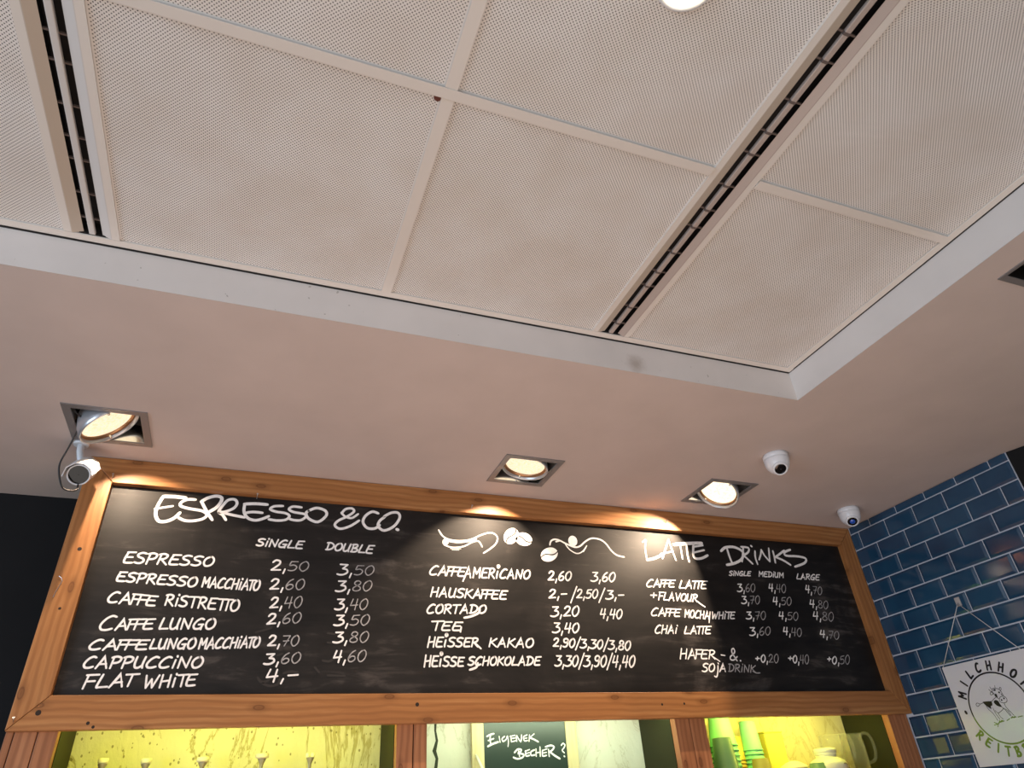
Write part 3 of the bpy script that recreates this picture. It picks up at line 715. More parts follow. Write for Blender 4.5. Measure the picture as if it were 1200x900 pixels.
k.word('SOJA', 823, 787, 850.5, 786.8, 9.5, 8.6, .05, .0056); k.word('DRiNK', 853.5, 786.8, 885, 788, 8.6, 8.2, .02, .0046, 1); k.stroke(smooth([(882, 786.5), (886, 788.6), (890.5, 788.6)]), .0045, 1)
for a_ in (('+', 885, 774.2, 890, 774.2, 5.5, 5.5), ('+', 923.5, 774, 928.5, 774.2, 6, 6), ('+', 969.5, 775, 974, 775, 6, 6)): k.word(*a_, sl=0, wd=.0058)
for a_ in (('0,20', 892, 775.8, 912.5, 776.8, 8, 10.2), ('0,40', 929.5, 776.5, 948, 778.2, 8, 11), ('0,50', 975.5, 778, 995.8, 778.2, 8, 10.6)): k.word(*a_, sl=-.06, wd=.0054, thin=2)
k.build('menu_line', BOARD, 'chalk lines: oat and soy drink surcharge')
# half wiped old prices
sm_ = mat('chalk_wiped', (.040, .037, .035), .8, spec=.2)
for pts in ([(302, 794), (306, 799), (313, 798), (318, 793)], [(308, 801), (316, 804), (325, 802), (328, 796)], [(325, 768), (331, 766)], [(332, 789), (341, 787), (349, 788)], [(384, 791.5), (404, 792)], [(384, 742), (392, 743)], [(378, 774), (386, 775), (392, 771)], [(369, 782), (374, 788)], [(384, 753), (394, 754)], [(300, 741), (318, 736)]):
    k = Ink(onboard, (0, -1, 0)); k.stroke(smooth(pts, 4), .0075); k.mb.build('wiped_chalk', sm_, BOARD, label='faint half wiped chalk stroke')
# headings, traced
def tr(pts, ox, oy, s): return [(ox + x / s, oy + y / s) for x, y in pts]
k = ink()
A6 = (120, 570, 6.0); B6 = (290, 570, 6.0)
for pts, o_, wd in [
 ([(585, 80), (500, 72), (428, 70)], A6, .0140), ([(428, 70), (395, 125), (376, 175), (378, 215), (400, 245), (450, 245), (505, 222), (545, 185)], A6, .0125), ([(368, 158), (430, 148), (495, 138)], A6, .0085),
 ([(655, 93), (600, 92), (555, 112), (552, 138), (620, 158), (700, 172), (735, 200), (705, 228), (640, 242), (580, 240), (535, 220)], A6, .0110),
 ([(698, 108), (730, 170), (772, 235)], A6, .0120), ([(695, 108), (740, 82), (800, 68), (838, 80), (832, 112), (800, 150), (752, 178)], A6, .0130),
 ([(868, 236), (845, 200), (818, 178), (850, 130), (885, 96), (930, 92), (947, 118), (925, 152), (870, 176), (820, 185)], A6, .0110), ([(830, 178), (900, 198), (1000, 218)], A6, .0110),
 ([(998, 124), (1080, 122), (1160, 128)], A6, .0125), ([(1008, 186), (1060, 180), (1125, 186)], A6, .0110), ([(1000, 128), (996, 180), (1022, 222), (1070, 238), (1120, 230), (1170, 210)], A6, .0115),
 ([(250, 138), (190, 140), (160, 160), (200, 178), (265, 188), (295, 208), (270, 234), (210, 240), (150, 232)], B6, .0105),
 ([(380, 148), (320, 142), (292, 162), (330, 182), (398, 194), (410, 214), (372, 238), (318, 236), (288, 224)], B6, .0105),
 ([(430, 172), (488, 152), (548, 172), (552, 208), (495, 250), (432, 228), (412, 192), (430, 172)], B6, .0115),
]:
    k.stroke(smooth(tr(pts, *o_), 4), wd * .86)
k.build('heading', BOARD, 'large chalk heading reading espresso'); k = ink()
for pts, o_, wd in [
 ([(662, 190), (690, 160), (735, 155), (748, 178), (700, 212), (640, 240), (614, 272), (650, 298), (720, 280), (785, 240)], B6, .0105), ([(660, 185), (690, 214), (735, 222), (778, 194)], B6, .0095),
 ([(920, 190), (878, 178), (832, 205), (812, 250), (842, 292), (895, 296), (930, 272)], B6, .0115),
 ([(965, 216), (932, 240), (918, 278), (960, 310), (1030, 280), (1070, 222), (1058, 186), (1010, 186), (960, 212)], B6, .0115), ([(1050, 302), (1058, 305)], B6, .0150)]:
    k.stroke(smooth(tr(pts, *o_), 4), wd * .86)
k.build('heading', BOARD, 'large chalk heading reading and co.')
k = ink(); D4 = (740, 610, 4.615)
for pts, wd in [([(60, 116), (78, 106), (74, 150), (84, 212)], .008), ([(84, 212), (125, 204), (168, 184)], .013), ([(168, 205), (185, 150), (200, 102)], .009), ([(200, 102), (218, 155), (240, 214)], .008), ([(158, 180), (225, 166)], .008),
 ([(228, 130), (300, 124), (380, 122)], .016), ([(262, 130), (270, 170), (276, 206)], .008), ([(298, 128), (302, 180), (312, 222)], .009), ([(335, 128), (334, 185), (348, 205), (380, 204), (412, 188)], .0125), ([(335, 142), (385, 134)], .011), ([(335, 174), (392, 160)], .011)]:
    k.stroke(smooth(tr(pts, *D4), 4), wd * .88)
k.build('heading', BOARD, 'large chalk heading reading latte'); k = ink()
for pts, wd in [([(484, 165), (510, 145), (560, 145), (604, 172), (596, 208), (560, 230), (516, 240)], .0135), ([(516, 150), (530, 195), (545, 232)], .0115), ([(604, 148), (602, 185), (598, 222)], .0105), ([(592, 142), (632, 148), (630, 172), (602, 190)], .0105), ([(606, 188), (630, 210), (655, 234)], .0105),
 ([(646, 137), (650, 140)], .012), ([(668, 165), (670, 200), (682, 236)], .0100), ([(690, 212), (698, 186), (702, 158)], .0095), ([(702, 158), (720, 190), (748, 222)], .0100), ([(748, 222), (745, 190), (742, 150)], .0095),
 ([(764, 165), (772, 195), (778, 228)], .0105), ([(826, 162), (800, 182), (776, 200)], .0110), ([(780, 198), (820, 215), (860, 240)], .0115), ([(858, 158), (828, 172), (836, 190), (900, 194), (942, 206), (935, 230), (884, 250)], .0120)]:
    k.stroke(smooth(tr(pts, *D4), 4), wd * .88)
k.build('heading', BOARD, 'large chalk heading reading drinks')
# drawings
G4 = (500, 600, 4.615)
k = ink()
for pts, wd in [([(65, 97), (85, 128), (120, 148), (180, 156), (240, 148), (300, 122), (350, 112), (382, 134), (376, 168), (345, 198), (308, 222)], .0075), ([(70, 104), (100, 142), (160, 164), (230, 158), (270, 146)], .006), ([(112, 158), (170, 166), (240, 158)], .005),
 ([(95, 178), (140, 192), (200, 186), (245, 164), (280, 158), (300, 188)], .007), ([(128, 198), (185, 199)], .0035), ([(138, 205), (175, 206)], .003)]: k.stroke(smooth(tr(pts, *G4), 4), wd * .78)
def bl(k, x, y, rx, ry, rot, **kw): k.blob(G4[0] + x / 4.615, G4[1] + y / 4.615, rx / 4.615, ry / 4.615, rot, **kw)
bl(k, 102, 162, 17, 18, 0)
k.build('drawing', BOARD, 'chalk drawing of a curling wave with a ball')
for x, y, rx, ry, rot in ((457, 130, 46, 38, -.95), (525, 147, 46, 35, .3), (663, 230, 47, 37, -.35)):
    k = ink(); bl(k, x, y, rx, ry, rot, part=1, gap=.75); bl(k, x, y, rx, ry, rot, part=-1, gap=.75); k.build('coffee_bean_drawing', BOARD)
k = ink()
for pts, wd in [([(666, 178), (672, 158), (690, 148), (715, 152), (755, 172), (800, 190), (830, 184), (860, 158), (895, 142), (940, 150), (970, 172), (1000, 210), (1030, 234), (1068, 243)], .0085), ([(745, 165), (770, 200), (810, 224), (842, 214), (866, 182)], .006), ([(848, 215), (862, 192)], .005), ([(700, 160), (715, 156)], .010)]: k.stroke(smooth(tr(pts, *G4), 4), wd * .78)
bl(k, 790, 157, 24, 29, -.3)
k.build('drawing', BOARD, 'chalk drawing of a reclining wave with a round head')

# ------------------------------------------------------------------ recessed square spotlights
def spotlight(cx, cy, label, n, zc, beam, power, hot=False, bang=80, dx=0, dy=0):
    t = thing('recessed_spotlight', (cx, cy, 0), label, 'ceiling light', 'recessed square spotlights over the menu board')
    s, wdt = SH, .021
    mb = MB()
    for q in ((cx - s, cx + s, cy - s, cy - s + wdt), (cx - s, cx + s, cy + s - wdt, cy + s), (cx - s, cx - s + wdt, cy - s + wdt, cy + s - wdt), (cx + s - wdt, cx + s, cy - s + wdt, cy + s - wdt)): mb.box(*q, -.0035, -.0005)
    mb.build('bezel', M['steel'], t)
    i = s - wdt; mb = MB()
    for q in ((cx - i, cx + i, cy - i, cy - i + .001), (cx - i, cx + i, cy + i - .001, cy + i), (cx - i, cx - i + .001, cy - i, cy + i), (cx + i - .001, cx + i, cy - i, cy + i)): mb.box(*q, -.0005, .06)
    mb.build('reflector_box', M['bright_alu'], t)
    mb = MB()
    for q in ((cx - i, cx + i, cy - i, cy - i + .001), (cx - i, cx + i, cy + i - .001, cy + i), (cx - i, cx - i + .001, cy - i, cy + i), (cx + i - .001, cx + i, cy - i, cy + i)): mb.box(*q, .06, .18)
    mb.box(cx - i, cx + i, cy - i, cy + i, .18, .182); mb.build('housing', M['dark_inside'], t)
    c = Vector((cx + dx, cy + dy, zc)); n = Vector(n).normalized()
    mb = MB(); mb.smooth = True
    mb.lathe([(.040, -.085), (.060, -.065), (.080, -.028), (.086, -.006), (.087, .004), (.085, .006), (.0815, .004), (.080, -.004), (.078, -.012)], c, n, 48, True)
    mb.build('lamp_head', M['lamp_ring'], t)
    mb = MB(); mb.smooth = True; mb.lathe([(.0785, -.004), (.0755, -.003), (.0725, -.013)], c, n, 48); mb.build('gimbal_ring', mat('copper_ring', (.42, .24, .13), .35, .9) if 'copper_ring' not in bpy.data.materials else bpy.data.materials['copper_ring'], t)
    mb = MB(); mb.smooth = True; mb.lathe([(.0728, -.013), (.055, -.0095), (.03, -.007), (.001, -.006)], c, n, 40); mb.build('lamp_lens', M['lens_hot'] if hot else M['lens'], t)
    for sg in (1, -1):
        side = n.cross(Vector((0, 0, 1)) if abs(n.z) < .98 else Vector((0, 1, 0))).normalized() * sg
        mb = MB(); mb.smooth = True; p = c + side * .0745; mb.lathe([(.004, -.004), (.004, .004), (.002, .006)], p, n, 10, True, True); mb.build('clip', M['bright_alu'], t)
    l = bpy.data.lights.new('spot_lamp', 'SPOT'); l.energy = power; l.color = (1.0, .75, .53); l.spot_size = math.radians(bang); l.spot_blend = .30; l.shadow_soft_size = .006
    o = bpy.data.objects.new('spot_lamp', l); C.objects.link(o)
    p = c - n * .003; o.location = (p.x, p.y, p.z + Z0); o.rotation_euler = Vector(beam).to_track_quat('-Z', 'Y').to_euler()
spotlight(*SPOTS[0], 'square recessed spotlight above the left end of the menu board, beside the bullet camera', (.60, .04, -.78), .002, (.28, .50, -.82), 17, bang=88)
spotlight(*SPOTS[1], 'square recessed spotlight with nearly level lamp above the middle of the menu board', (-.20, .02, -.97), .012, (-.16, .52, -.84), 24, bang=86)
spotlight(*SPOTS[2], 'square recessed spotlight with lamp swung left and glaring, right of the middle one', (-.55, -.06, -.80), .0, (-.60, .46, -.72), 42, True, 84, dx=-.008)

# ------------------------------------------------------------------ cameras on the ceiling
def dome(cx, cy, label, look, lensmat, blue):
    t = thing('dome_camera', (cx, cy, -.075), label, 'security camera', 'dome cameras on the ceiling')
    mb = MB(); mb.smooth = True
    mb.lathe([(.043, 0), (.0455, -.004), (.0455, -.016), (.0440, -.018), (.0455, -.0195), (.0445, -.026)], (cx, cy, -.0005), n=40); mb.build('base', M['white_plastic'], t)
    mb = MB(); mb.smooth = True
    prof = [(.0445, -.026)] + [(.044 * math.cos(a) ** .8 + .0004, -.026 - .046 * math.sin(a)) for a in [math.pi / 2 * k / 9 for k in range(1, 9)]] + [(.002, -.0722)]
    mb.lathe(prof, (cx, cy, -.0005), n=40, cap1=True); mb.build('shell', M['white_plastic'], t)
    d = Vector(look).normalized(); c = Vector((cx, cy, -.036))
    mb = MB(); mb.smooth = True; mb.lathe([(.0275, .012), (.0275, .036), (.026, .039), (.021, .0400), (.0205, .0385)], c, d, 32); mb.build('eyeball', M['white_plastic'], t)
    mb = MB(); mb.smooth = True; mb.lathe([(.0206, .0385), (.0195, .0388), (.012, .0400), (.001, .0405)], c, d, 28); mb.build('lens', lensmat, t)
    if blue:
        mb = MB(); mb.smooth = True; mb.lathe([(.011, .0402), (.008, .0425), (.001, .0435)], c, d, 24); mb.build('lens_reflection', M['blue_reflection'], t)
dome(-.897, -.570, 'white dome camera with black eye on the plaster ceiling, above the right spotlight', (-.28, -.45, -.72), M['black_glass'], False)
dome(-.195, -.200, 'white dome camera with bluish eye where the ceiling meets the tiled wall', (-.42, -.45, -.78), M['black_glass'], True)
# bullet camera
t = thing('bullet_camera', (-3.19, -.10, -.17), 'white bullet camera with black face hanging beside the left spotlight at the frame corner', 'security camera')
mb = MB(); mb.smooth = True
mb.lathe([(.020, 0), (.022, -.004), (.021, -.010)], (-3.212, -.088, -.0005), n=24, cap1=True)
mb.build('base', M['white_plastic'], t)
mb = MB(); mb.smooth = True; mb.tube([(-3.212, -.088, -.008), (-3.209, -.090, -.030), (-3.203, -.088, -.052), (-3.192, -.080, -.078)], .010, 12); mb.build('arm', M['white_plastic'], t)
d = Vector((.02, -.72, -.52)).normalized(); fc = Vector((-3.178, -.15, -.137))
mb = MB(); mb.smooth = True
mb.lathe([(.022, -.100), (.029, -.094), (.0315, -.084), (.0315, -.004), (.0315, .0), (.0280, .0005), (.0275, -.002)], fc, d, 40, True); mb.build('body', M['white_plastic'], t)
mb = MB(); mb.smooth = True; mb.lathe([(.0277, -.002), (.02, -.0015), (.001, -.001)], fc, d, 32); mb.build('glass_face', M['black_glass'], t)
# angular sunshade over the body
mb = MB(); sx = d.cross(Vector((0, 0, 1))).normalized(); up = sx.cross(d).normalized()
arc = [(-.037, .004), (-.030, .024), (-.012, .037), (.012, .037), (.034, .022), (.042, -.006)]
for th in (0, 1):
    pass
A = [[fc + sx * a + up * b + d * k for a, b in arc] for k in (-.098, .008)]
A2 = [[fc + sx * a * .95 + up * (b - .0022) + d * k for a, b in arc] for k in (-.098, .008)]
for i in range(len(arc) - 1):
    mb.poly([A[0][i], A[0][i + 1], A[1][i + 1], A[1][i]]); mb.poly([A2[0][i + 1], A2[0][i], A2[1][i], A2[1][i + 1]])
    mb.poly([A[1][i], A[1][i + 1], A2[1][i + 1], A2[1][i]]); mb.poly([A[0][i + 1], A[0][i], A2[0][i], A2[0][i + 1]])
for i in (0, len(arc) - 1): mb.poly([A[0][i], A[1][i], A2[1][i], A2[0][i]])
mb.build('sunshade', M['white_plastic'], t)
# its cable: from the open corner of the spotlight down to the camera
pts = [(-3.215, -.29, .05), (-3.205, -.285, .004)] + [tuple(ray_to(u, v, 1, y)) for u, v, y in ((97, 492, -.262), (88, 510, -.225), (79, 527, -.20), (71, 541, -.185), (69, 552, -.175), (71, 566, -.168), (75, 573, -.162), (84, 575, -.155), (90, 573.5, -.15), (91.5, 568, -.135))]
mb = MB(); mb.smooth = True; mb.tube(smooth(pts, 5), .0026, 8)
tag(mb.build('camera_cable', M['cable']), 'thin black cable looping from the left spotlight down to the bullet camera', 'cable')

# ------------------------------------------------------------------ hanging sign on the tiles
XS = -.0075
t = thing('hanging_sign', (XS, -.39, -1.015), 'square white dairy sign with cow drawing and ring lettering hanging on blue tiles', 'sign')
sm = mat('sign_gloss', (.66, .68, .72), .12, spec=.6)
mb = MB(); mb.box(XS, XS + .003, -.565, -.2165, -1.0155, -.667); PLATE = mb.build('plate', sm, t, bevel=.0006)
M['print'] = mat('print_black', (.012, .011, .014), .3); M['print_green_reflection'] = mat('print_green_reflection', (.16, .27, .03), .3)  # green of lower ring and lettering paints in the reflected niche light
CY_, CZ_ = -.388, -.836
def onsign(p): return (XS - .0006, CY_ - p[0], CZ_ + p[1])
def sink(): return Ink(onsign, (-1, 0, 0))
k = sink(); rr = .118
def arc(a0, a1, r, n=40): return [(r * math.cos(math.radians(a0 + (a1 - a0) * i / n)), r * math.sin(math.radians(a0 + (a1 - a0) * i / n))) for i in range(n + 1)]
k.stroke(arc(-8, 188, rr), .0055)
k.mb.build('ring', [M['print'], M['print_green_reflection']], PLATE)
k = sink(); k.stroke(arc(188, 352, rr), .0055, 1); k.mb.build('ring', [M['print'], M['print_green_reflection']], PLATE, label='green lower half of the ring')
def ringtext(txt, a0, a1, r, h, mi, top):
    k = sink(); n = len(txt)
    for i, ch in enumerate(txt):
        a = math.radians(a0 + (a1 - a0) * i / (n - 1)); gw, st = F[ch]
        cx_, cz_ = r * math.cos(a), r * math.sin(a); ex, ez = (math.cos(a), math.sin(a)) if top else (-math.cos(a), -math.sin(a))
        rx, rz = ez, -ex
        for sk in st:
            cv = sk[0] == 'c'; pts = smooth(sk[1:], 4) if cv else sk
            if len(pts) == 2 and abs(pts[0][0] - pts[1][0]) + abs(pts[0][1] - pts[1][1]) < .1: continue
            k.stroke([(cx_ + ((gx - gw / 2) * .92 * rx + (gy - .5) * ex) * h, cz_ + ((gx - gw / 2) * .92 * rz + (gy - .5) * ez) * h) for gx, gy in pts], .0076, mi)
    k.mb.build('ring_lettering', [M['print'], M['print_green_reflection']], PLATE)
F['I'] = (.2, [[(.1, 1), (.1, 0)]])
ringtext('MILCHHOF', 155, 25, .1425, .029, 0, True)
ringtext('REITBROOK', 213, 327, .1425, .029, 1, False)
k = sink(); k.blob(-.1415, .002, .0052, .0075, .3); k.mb.build('dot', [M['print']], PLATE)
# cow: white outline drawing with black patches
k = sink()
def q(pts, wd=.0018, mi=0, cv=True): k.stroke(smooth(pts, 4) if cv else pts, wd, mi)
s_ = lambda pts: [((x - 985) * .000255, -(y - 80) * .000255 + .030) for x, y in pts]
cow = lambda pts, **kw: q(s_(pts), **kw)
cow([(770, 95), (840, 100), (900, 104), (950, 80), (995, 62)]); cow([(770, 95), (740, 112), (700, 112)]); cow([(700, 112), (665, 95), (640, 112), (650, 138), (690, 128), (700, 112)])
cow([(790, 130), (800, 190), (850, 265), (875, 355)]); cow([(880, 190), (885, 255), (915, 345)]); cow([(895, 225), (925, 262), (985, 245), (1040, 215)]); cow([(925, 262), (935, 310), (965, 350)])
cow([(1010, 190), (1050, 240), (1085, 320)]); cow([(1050, 225), (1085, 260), (1100, 320)]); cow([(1075, 150), (1080, 210), (1130, 300), (1145, 325)])
cow([(985, 20), (990, 55), (1025, 90)]); cow([(1025, 100), (1030, 135), (1075, 152), (1125, 140), (1138, 100), (1110, 70), (1060, 70), (1025, 100)]); cow([(1110, 70), (1105, 20), (1080, -30)])
cow([(985, 20), (955, -10), (930, -50)]); cow([(1080, -30), (1030, -50), (985, -45), (970, -10), (985, 20)]); cow([(970, -20), (930, 0), (930, 25), (985, 15)]); cow([(1085, -20), (1110, -50), (1120, -30), (1095, 0)]); cow([(970, -45), (962, -80)]); cow([(1035, -52), (1045, -85)])
def patch(pts): 
    k.mb.m = 0; k.k = (k.k + 1) % 40
    k.mb.poly([Vector(onsign(p)) + Vector((-.00004 * k.k, 0, 0)) for p in smooth(s_(pts), 4)[:-1]])
patch([(765, 95), (830, 98), (895, 108), (890, 155), (860, 165), (850, 200), (815, 170), (785, 140), (765, 95)])
patch([(930, 120), (965, 98), (1000, 115), (1010, 155), (1020, 195), (980, 185), (945, 160), (930, 120)])
patch([(990, -25), (1015, -40), (1035, -30), (1020, -15), (990, -25)]); patch([(985, 30), (1010, 20), (1020, 35), (1015, 75), (995, 55), (985, 30)]); patch([(1055, 8), (1075, 0), (1080, 20), (1065, 25), (1055, 8)]); patch([(1085, 30), (1098, 40), (1098, 60), (1088, 50), (1085, 30)])
for x, y in ((1058, 112), (1102, 97)): k.blob(*s_([(x, y)])[0], .0028, .0032)
k.mb.build('cow_drawing', [M['print'], M['print_green_reflection']], PLATE)
k = sink()
for pts in ([(795, 405), (875, 395)], [(810, 372), (860, 400), (840, 430)], [(870, 385), (965, 370)], [(890, 375), (900, 362), (915, 378), (935, 360), (960, 376)], [(1010, 372), (1060, 355)], [(1085, 345), (1165, 345)], [(1095, 350), (1110, 335), (1130, 350), (1150, 335)], [(1190, 350), (1260, 345)]):
    k.stroke(s_(pts), .0032, 1)
k.mb.build('grass_drawing', [M['print'], M['print_green_reflection']], PLATE)
hook = thing('wall_hook', (-.005, -.394, -.475), 'small grey adhesive hook on the blue tile above the dairy sign', 'hook')
mb = MB(); mb.box(-.0085, -.0036, -.4045, -.3835, -.472, -.438); mb.build('hook_plate', mat('hook_grey', (.42, .40, .40), .4), hook, bevel=.001)
mb = MB(); mb.smooth = True; mb.tube([(-.0085, -.394, -.462), (-.016, -.394, -.470), (-.017, -.394, -.464)], .0025, 8); mb.build('peg', M['steel'], hook)
mb = MB(); mb.smooth = True
mb.tube([(XS + .0015, -.2215, -.6675), (-.0125, -.3915, -.4655)], .0014, 6); mb.tube([(-.0125, -.3965, -.4655), (XS + .0015, -.5520, -.6675)], .0014, 6); mb.tube([(-.0125, -.3915, -.4655), (-.0125, -.394, -.4640), (-.0125, -.3965, -.4655)], .0014, 6)
mb.build('string', mat('white_string', (.60, .62, .64), .7), t)

# ------------------------------------------------------------------ things in the niches
mintm = mat('mint_paper', (.20, .56, .33), .55); mint2 = mat('dark_green_cup', (.09, .19, .12), .4); yelp = mat('yellow_paper', (.80, .52, .10), .55); olive = mat('olive_cup', (.26, .22, .05), .5)
def cupmesh(m, rt, rb, h, name='paper_cup'):
    """upside-down cup: narrow closed end on top, rolled rim at the bottom (origin at the rim)"""
    mb = MB(); mb.smooth = True; r = .0022
    prof = [(rt - .0025, 0)] + [(rt + .0008 + r * math.sin(a) * .9, r - r * math.cos(a)) for a in [math.pi * k / 6 for k in range(7)]] + [(rt - .0002, .0052), (rb, h - .002), (rb - .0018, h), (rb - .004, h - .004), (.001, h - .004)]
    mb.lathe(prof, (0, 0, 0), n=32)
    return mb.build(name, m)
def stack(px, py, u, v, y, m, rt, rb, h, n, step, label, top, grp):
    """n nested cups upside down, the topmost at the photo point (u,v)"""
    p = ray_to(u, v, 1, y); base = cupmesh(m, rt, rb, h)
    for i in range(n):
        o = base if i == 0 else base.copy()
        if i: C.objects.link(o)
        o.location = (p[0], y, Z0 + SHZ + .0006 + i * step)
        tag(o, top if i == n - 1 else label, 'cup', grp)
def cups(x, y, ztop, m, rt, rb, h, step, label, top, grp):
    n = max(1, round((ztop - SHZ - h) / step) + 1); st = (ztop - SHZ - h) / (n - 1) if n > 1 else 0
    base = cupmesh(m, rt, rb, h)
    for i in range(n):
        o = base if i == 0 else base.copy()
        if i: C.objects.link(o)
        o.location = (x, y, Z0 + SHZ + .0006 + i * st)
        tag(o, top if i == n - 1 else label, 'cup', grp if i < n - 1 else grp)
cups(-.838, .175, -.783, mintm, .052, .040, .105, .0165, 'mint green paper cup nested in the tall ribbed stack beside the wooden post', 'topmost mint green paper cup of the tall ribbed stack beside the wooden post', 'tall mint cup stack')
cups(-.935, .215, -.800, mintm, .046, .036, .105, .0165, 'pale mint paper cup in the stack half hidden by the wooden post', 'topmost pale mint paper cup of the stack half hidden by the wooden post', 'mint cup stack by the post')
cups(-.895, .105, -.863, mint2, .046, .034, .115, .0165, 'dark green cup under the front dark green cup near the post', 'dark green cup upside down in front of the tall mint stack', 'dark green cups')
cups(-.695, .190, -.800, mintm, .038, .031, .105, .0150, 'mint paper cup nested in the slim stack right of the tall one', 'topmost mint paper cup of the slim stack right of the tall one', 'slim mint cup stack')
cups(-.742, .235, -.850, yelp, .040, .033, .085, .0120, 'yellow paper cup nested in the stack behind the mint stacks', 'topmost yellow paper cup of the stack behind the mint stacks', 'yellow cup stack')
cups(-.722, .125, -.935, olive, .038, .030, .0590, .0150, 'olive brown cup upside down in front of the slim mint stack', 'olive brown cup upside down in front of the slim mint stack', None)
cups(-.470, .105, -.960, mint2, .036, .029, .0345, .0150, 'low dark green cup upside down in front of the plastic jar', 'low dark green cup upside down in front of the plastic jar', None)
# yellow carton
t = thing('carton', (-.565, .235, SHZ), 'plain bright yellow carton standing behind the low lid against the stone', 'carton')
mb = MB(); mb.box(-.610, -.520, .205, .262, SHZ + .0005, -.842); mb.build('box_body', mat('carton_yellow', (.78, .68, .12), .5), t, bevel=.003)
mb = MB(); mb.box(-.612, -.518, .203, .264, -.8415, -.836); mb.build('box_lid', bpy.data.materials['carton_yellow'], t, bevel=.002)
# low tub with domed lid
t = thing('tub', (-.530, .170, SHZ), 'low pale tub with a shallow domed lid left of the plastic jar', 'tub')
tm = mat('pale_plastic', (.72, .74, .52), .4)
mb = MB(); mb.smooth = True; mb.lathe([(.040, .0005), (.046, .002), (.050, .024)], (-.530, .170, SHZ), n=32, cap0=True); mb.build('bowl', tm, t)
mb = MB(); mb.smooth = True; mb.lathe([(.053, .022), (.054, .028), (.050, .031), (.030, .043), (.012, .048), (.001, .0485)], (-.530, .170, SHZ), n=32); mb.build('lid', tm, t)
# plastic jar with screw cap
t = thing('plastic_jar', (-.405, .118, SHZ), 'squat pale plastic jar with a wide screw cap in front of the glass jugs', 'jar')
jm = mat('jar_plastic', (.72, .72, .50), .35)
mb = MB(); mb.smooth = True; jx, jy = -.405, .118
mb.lathe([(.060, .0005), (.070, .004), (.072, .012), (.072, .026), (.066, .038), (.050, .048), (.040, .052), (.0395, .060)], (jx, jy, SHZ), n=40, cap0=True); mb.build('body', jm, t)
mb = MB(); mb.smooth = True; mb.lathe([(.0400, .060), (.0425, .061), (.0425, .066), (.0410, .068), (.0435, .069), (.0440, .078), (.0415, .083), (.030, .0855), (.001, .086)], (jx, jy, SHZ), n=40); mb.build('cap', jm, t)
mb = MB(); mb.tube(smooth([(jx + .012, jy - .0722, SHZ + .026), (jx + .028, jy - .0672, SHZ + .0275), (jx + .040, jy - .061, SHZ + .021)], 4), .0016, 6); mb.build('mark', mat('jar_mark', (.28, .24, .05), .6), t)
# glass jugs
gl = mat('jug_glass', (.70, .72, .60), .06, spec=.9); lw = N(gl, 'ShaderNodeLayerWeight'); lw.inputs['Blend'].default_value = .45; L(gl, mth(gl, 'ADD', mth(gl, 'MULTIPLY', mth(gl, 'POWER', lw.outputs['Facing'], 2.2), .55), .045), bsdf(gl).inputs['Alpha'])
def jug(x, y, label):
    t = thing('glass_jug', (x, y, SHZ), label, 'jug', 'glass jugs in the right niche')
    mb = MB(); mb.smooth = True; H = .139
    mb.lathe([(.001, .006), (.036, .006), (.042, .012), (.0435, .05), (.0435, .10), (.0405, .116), (.0415, H), (.0435, H + .001), (.0445, H - .001), (.0435, .116), (.0465, .10), (.0465, .05), (.045, .008), (.040, .0008), (.001, .0008)], (x, y, SHZ), n=40)
    mb.build('body', gl, t)
    mb = MB(); mb.smooth = True; hx, hy = .55, -.835
    p = [(x + hx * a, y + hy * a, SHZ + z) for a, z in ((.041, .133), (.058, .138), (.074, .128), (.081, .100), (.079, .060), (.066, .036), (.044, .030))]
    mb.tube(smooth(p, 5), .0055, 10); mb.build('handle', gl, t)
jug(-.262, .222, 'clear glass jug nearer the plastic jar, with a curved glass handle')
jug(-.164, .205, 'clear glass jug nearest the dark side panel, partly behind the other jug')
# slim stands in the yellow niche
pm = mat('peg_grey', (.30, .28, .24), .4, .3); pc = mat('peg_cap', (.80, .78, .55), .35)
def peg(u0, u1, v, y, label, two=False):
    a, b = ray_to(u0, v, 1, y), ray_to(u1, v, 1, y); cx = (a[0] + b[0]) / 2; r = (b[0] - a[0]) / 2; z = a[2]
    t = thing('capped_stand', (cx, y, SHZ), label, 'stand', 'slim capped stands in the left niche')
    mb = MB(); mb.smooth = True; h = z - SHZ
    mb.lathe([(.018, .0005), (.018, .004), (.006, .008), (.0052, h - .034), (.0075, h - .026), (.0120, h - .017), (.0125, h - .0145)], (cx, y, SHZ), n=20, cap0=True); mb.build('stem', pm, t)
    if two:
        for s in (-1, 1):
            mb = MB(); mb.smooth = True; mb.lathe([(.0045, h - .016), (.0068, h - .012), (.0068, h - .004), (.004, h)], (cx + s * .0078, y, SHZ), n=16, cap0=True, cap1=True); mb.build('cap', pc, t)
    else:
        mb = MB(); mb.smooth = True; mb.lathe([(.010, h - .0145), (r, h - .011), (r, h - .001), (r - .0015, h)], (cx, y, SHZ), n=28, cap0=True, cap1=True); mb.build('cap', pc, t)
for i, a_ in enumerate(((115.5, 128, 889), (165.5, 178.5, 889), (231, 246, 887.5), (300, 315.5, 883.5))):
    peg(*a_, .215, 'slim grey stand with flat pale cap in the yellow niche, %s from the left post' % ('first', 'second', 'third', 'fourth')[i])
peg(357.5, 370.5, 882, .215, 'slim stand topped by two small pale knobs in the left yellow niche', True)

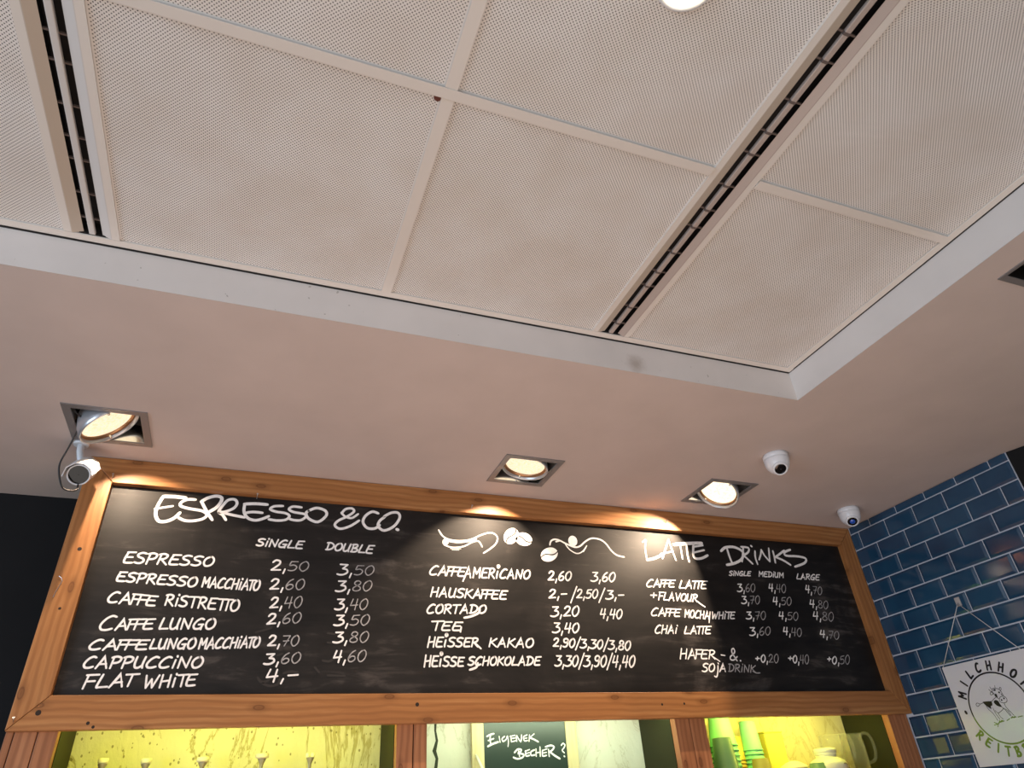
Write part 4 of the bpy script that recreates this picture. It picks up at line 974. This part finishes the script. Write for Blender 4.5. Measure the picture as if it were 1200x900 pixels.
# ------------------------------------------------------------------ own-cup chalkboard in the middle niche
t = thing('small_chalkboard', (-1.6, .24, SHZ), 'small glossy green chalkboard asking for your own cup in a pale wood frame', 'chalkboard')
YS = .245
fw = mat('pale_wood', (.62, .56, .30), .45); fv = coords(fw, (12, 12, 1)); setcol(fw, ramp(fw, noise(fw, fv, 3, 5), [(.3, (.52, .45, .22)), (.7, (.70, .64, .38))]))
def px(u, v, y=YS): p = ray_to(u, v, 1, y); return p[0], p[2]
xa, za = px(552.5, 843); xb, _ = px(566.5, 846); xc, _ = px(661.5, 843); xd, zd = px(674, 843)
zt_, zb_ = -.760, SHZ + .0005
for x0, x1 in ((xa, xb), (xc, xd)):
    mb = MB(); mb.box(x0, x1, YS, YS + .018, zb_, zt_); mb.build('frame_stile', fw, t, bevel=.0015)
zi = px(600, 845.5)[1]
mb = MB(); mb.box(xb, xc, YS, YS + .018, zi, zt_); mb.build('frame_rail', fw, t, bevel=.001)
mb = MB(); mb.box(xb, xc, YS, YS + .018, zb_, zb_ + .03); mb.build('frame_rail', fw, t, bevel=.001)
gb = mat('green_board', (.012, .030, .022), .36, spec=.8)
mb = MB(); mb.box(xb, xc, YS + .005, YS + .013, zb_ + .03, zi); SB = mb.build('board', gb, t)
def onsb(p): return ray_to(p[0], p[1], 1, YS + .0042)
k = Ink(onsb, (0, -1, 0)); H8 = (540, 835, 8.571)
for pts, wd in [([(262, 240), (295, 222), (332, 212)], .008), ([(298, 222), (294, 270), (302, 326)], .0065), ([(276, 282), (330, 262)], .007), ([(272, 340), (320, 315), (375, 296)], .009), ([(385, 240), (395, 300)], .005),
 ([(440, 240), (415, 262), (425, 290), (455, 270), (465, 240)], .006), ([(470, 235), (478, 290), (474, 342)], .005), ([(500, 235), (508, 292)], .006), ([(495, 240), (545, 228)], .006), ([(505, 262), (545, 255)], .006), ([(508, 294), (550, 284)], .006), ([(562, 290), (560, 235), (602, 292), (610, 225)], .006),
 ([(665, 225), (630, 245), (640, 285), (670, 280)], .006), ([(630, 262), (665, 255)], .005), ([(690, 225), (685, 290)], .006), ([(735, 215), (695, 250)], .006), ([(690, 252), (735, 270), (778, 294)], .008)]:
    k.stroke(smooth(tr(pts, *H8), 4), wd * .72)
k.build('lettering', SB)
k = Ink(onsb, (0, -1, 0))
for pts, wd in [([(540, 402), (570, 370), (605, 372), (600, 395), (575, 408), (630, 420), (620, 450), (570, 465), (528, 450)], .008), ([(580, 380), (590, 440)], .006), ([(650, 385), (655, 435), (690, 430)], .007), ([(645, 390), (690, 372)], .006), ([(655, 412), (690, 402)], .006), ([(740, 375), (705, 395), (708, 430), (745, 425)], .007),
 ([(755, 365), (758, 440)], .006), ([(795, 345), (798, 440)], .006), ([(752, 405), (800, 398)], .006), ([(820, 380), (822, 435), (860, 430)], .007), ([(820, 382), (865, 365)], .006), ([(822, 408), (860, 400)], .006), ([(880, 370), (888, 440)], .007), ([(850, 345), (905, 330), (935, 345), (920, 375), (890, 395)], .008), ([(895, 395), (940, 430), (995, 464)], .009),
 ([(1008, 330), (1025, 310), (1045, 325), (1035, 355), (1018, 380), (1040, 405)], .006), ([(1038, 438), (1042, 442)], .008)]:
    k.stroke(smooth(tr(pts, *H8), 4), wd * .72)
k.build('lettering', SB)
# white marker leaning at the sign's left stile
p0 = Vector(ray_to(558.5, 886, 1, YS - .004)); p1 = Vector((p0.x + .030, YS - .075, SHZ + .005))
mb = MB(); mb.smooth = True; mb.tube([p1, p0], .0045, 10); mb.tube([p0, p0 + (p0 - p1).normalized() * .006], .002, 8)
tag(mb.build('chalk_marker', mat('marker_white', (.80, .80, .66), .4)), 'thin pale chalk marker leaning against the left frame of the green chalkboard', 'marker')
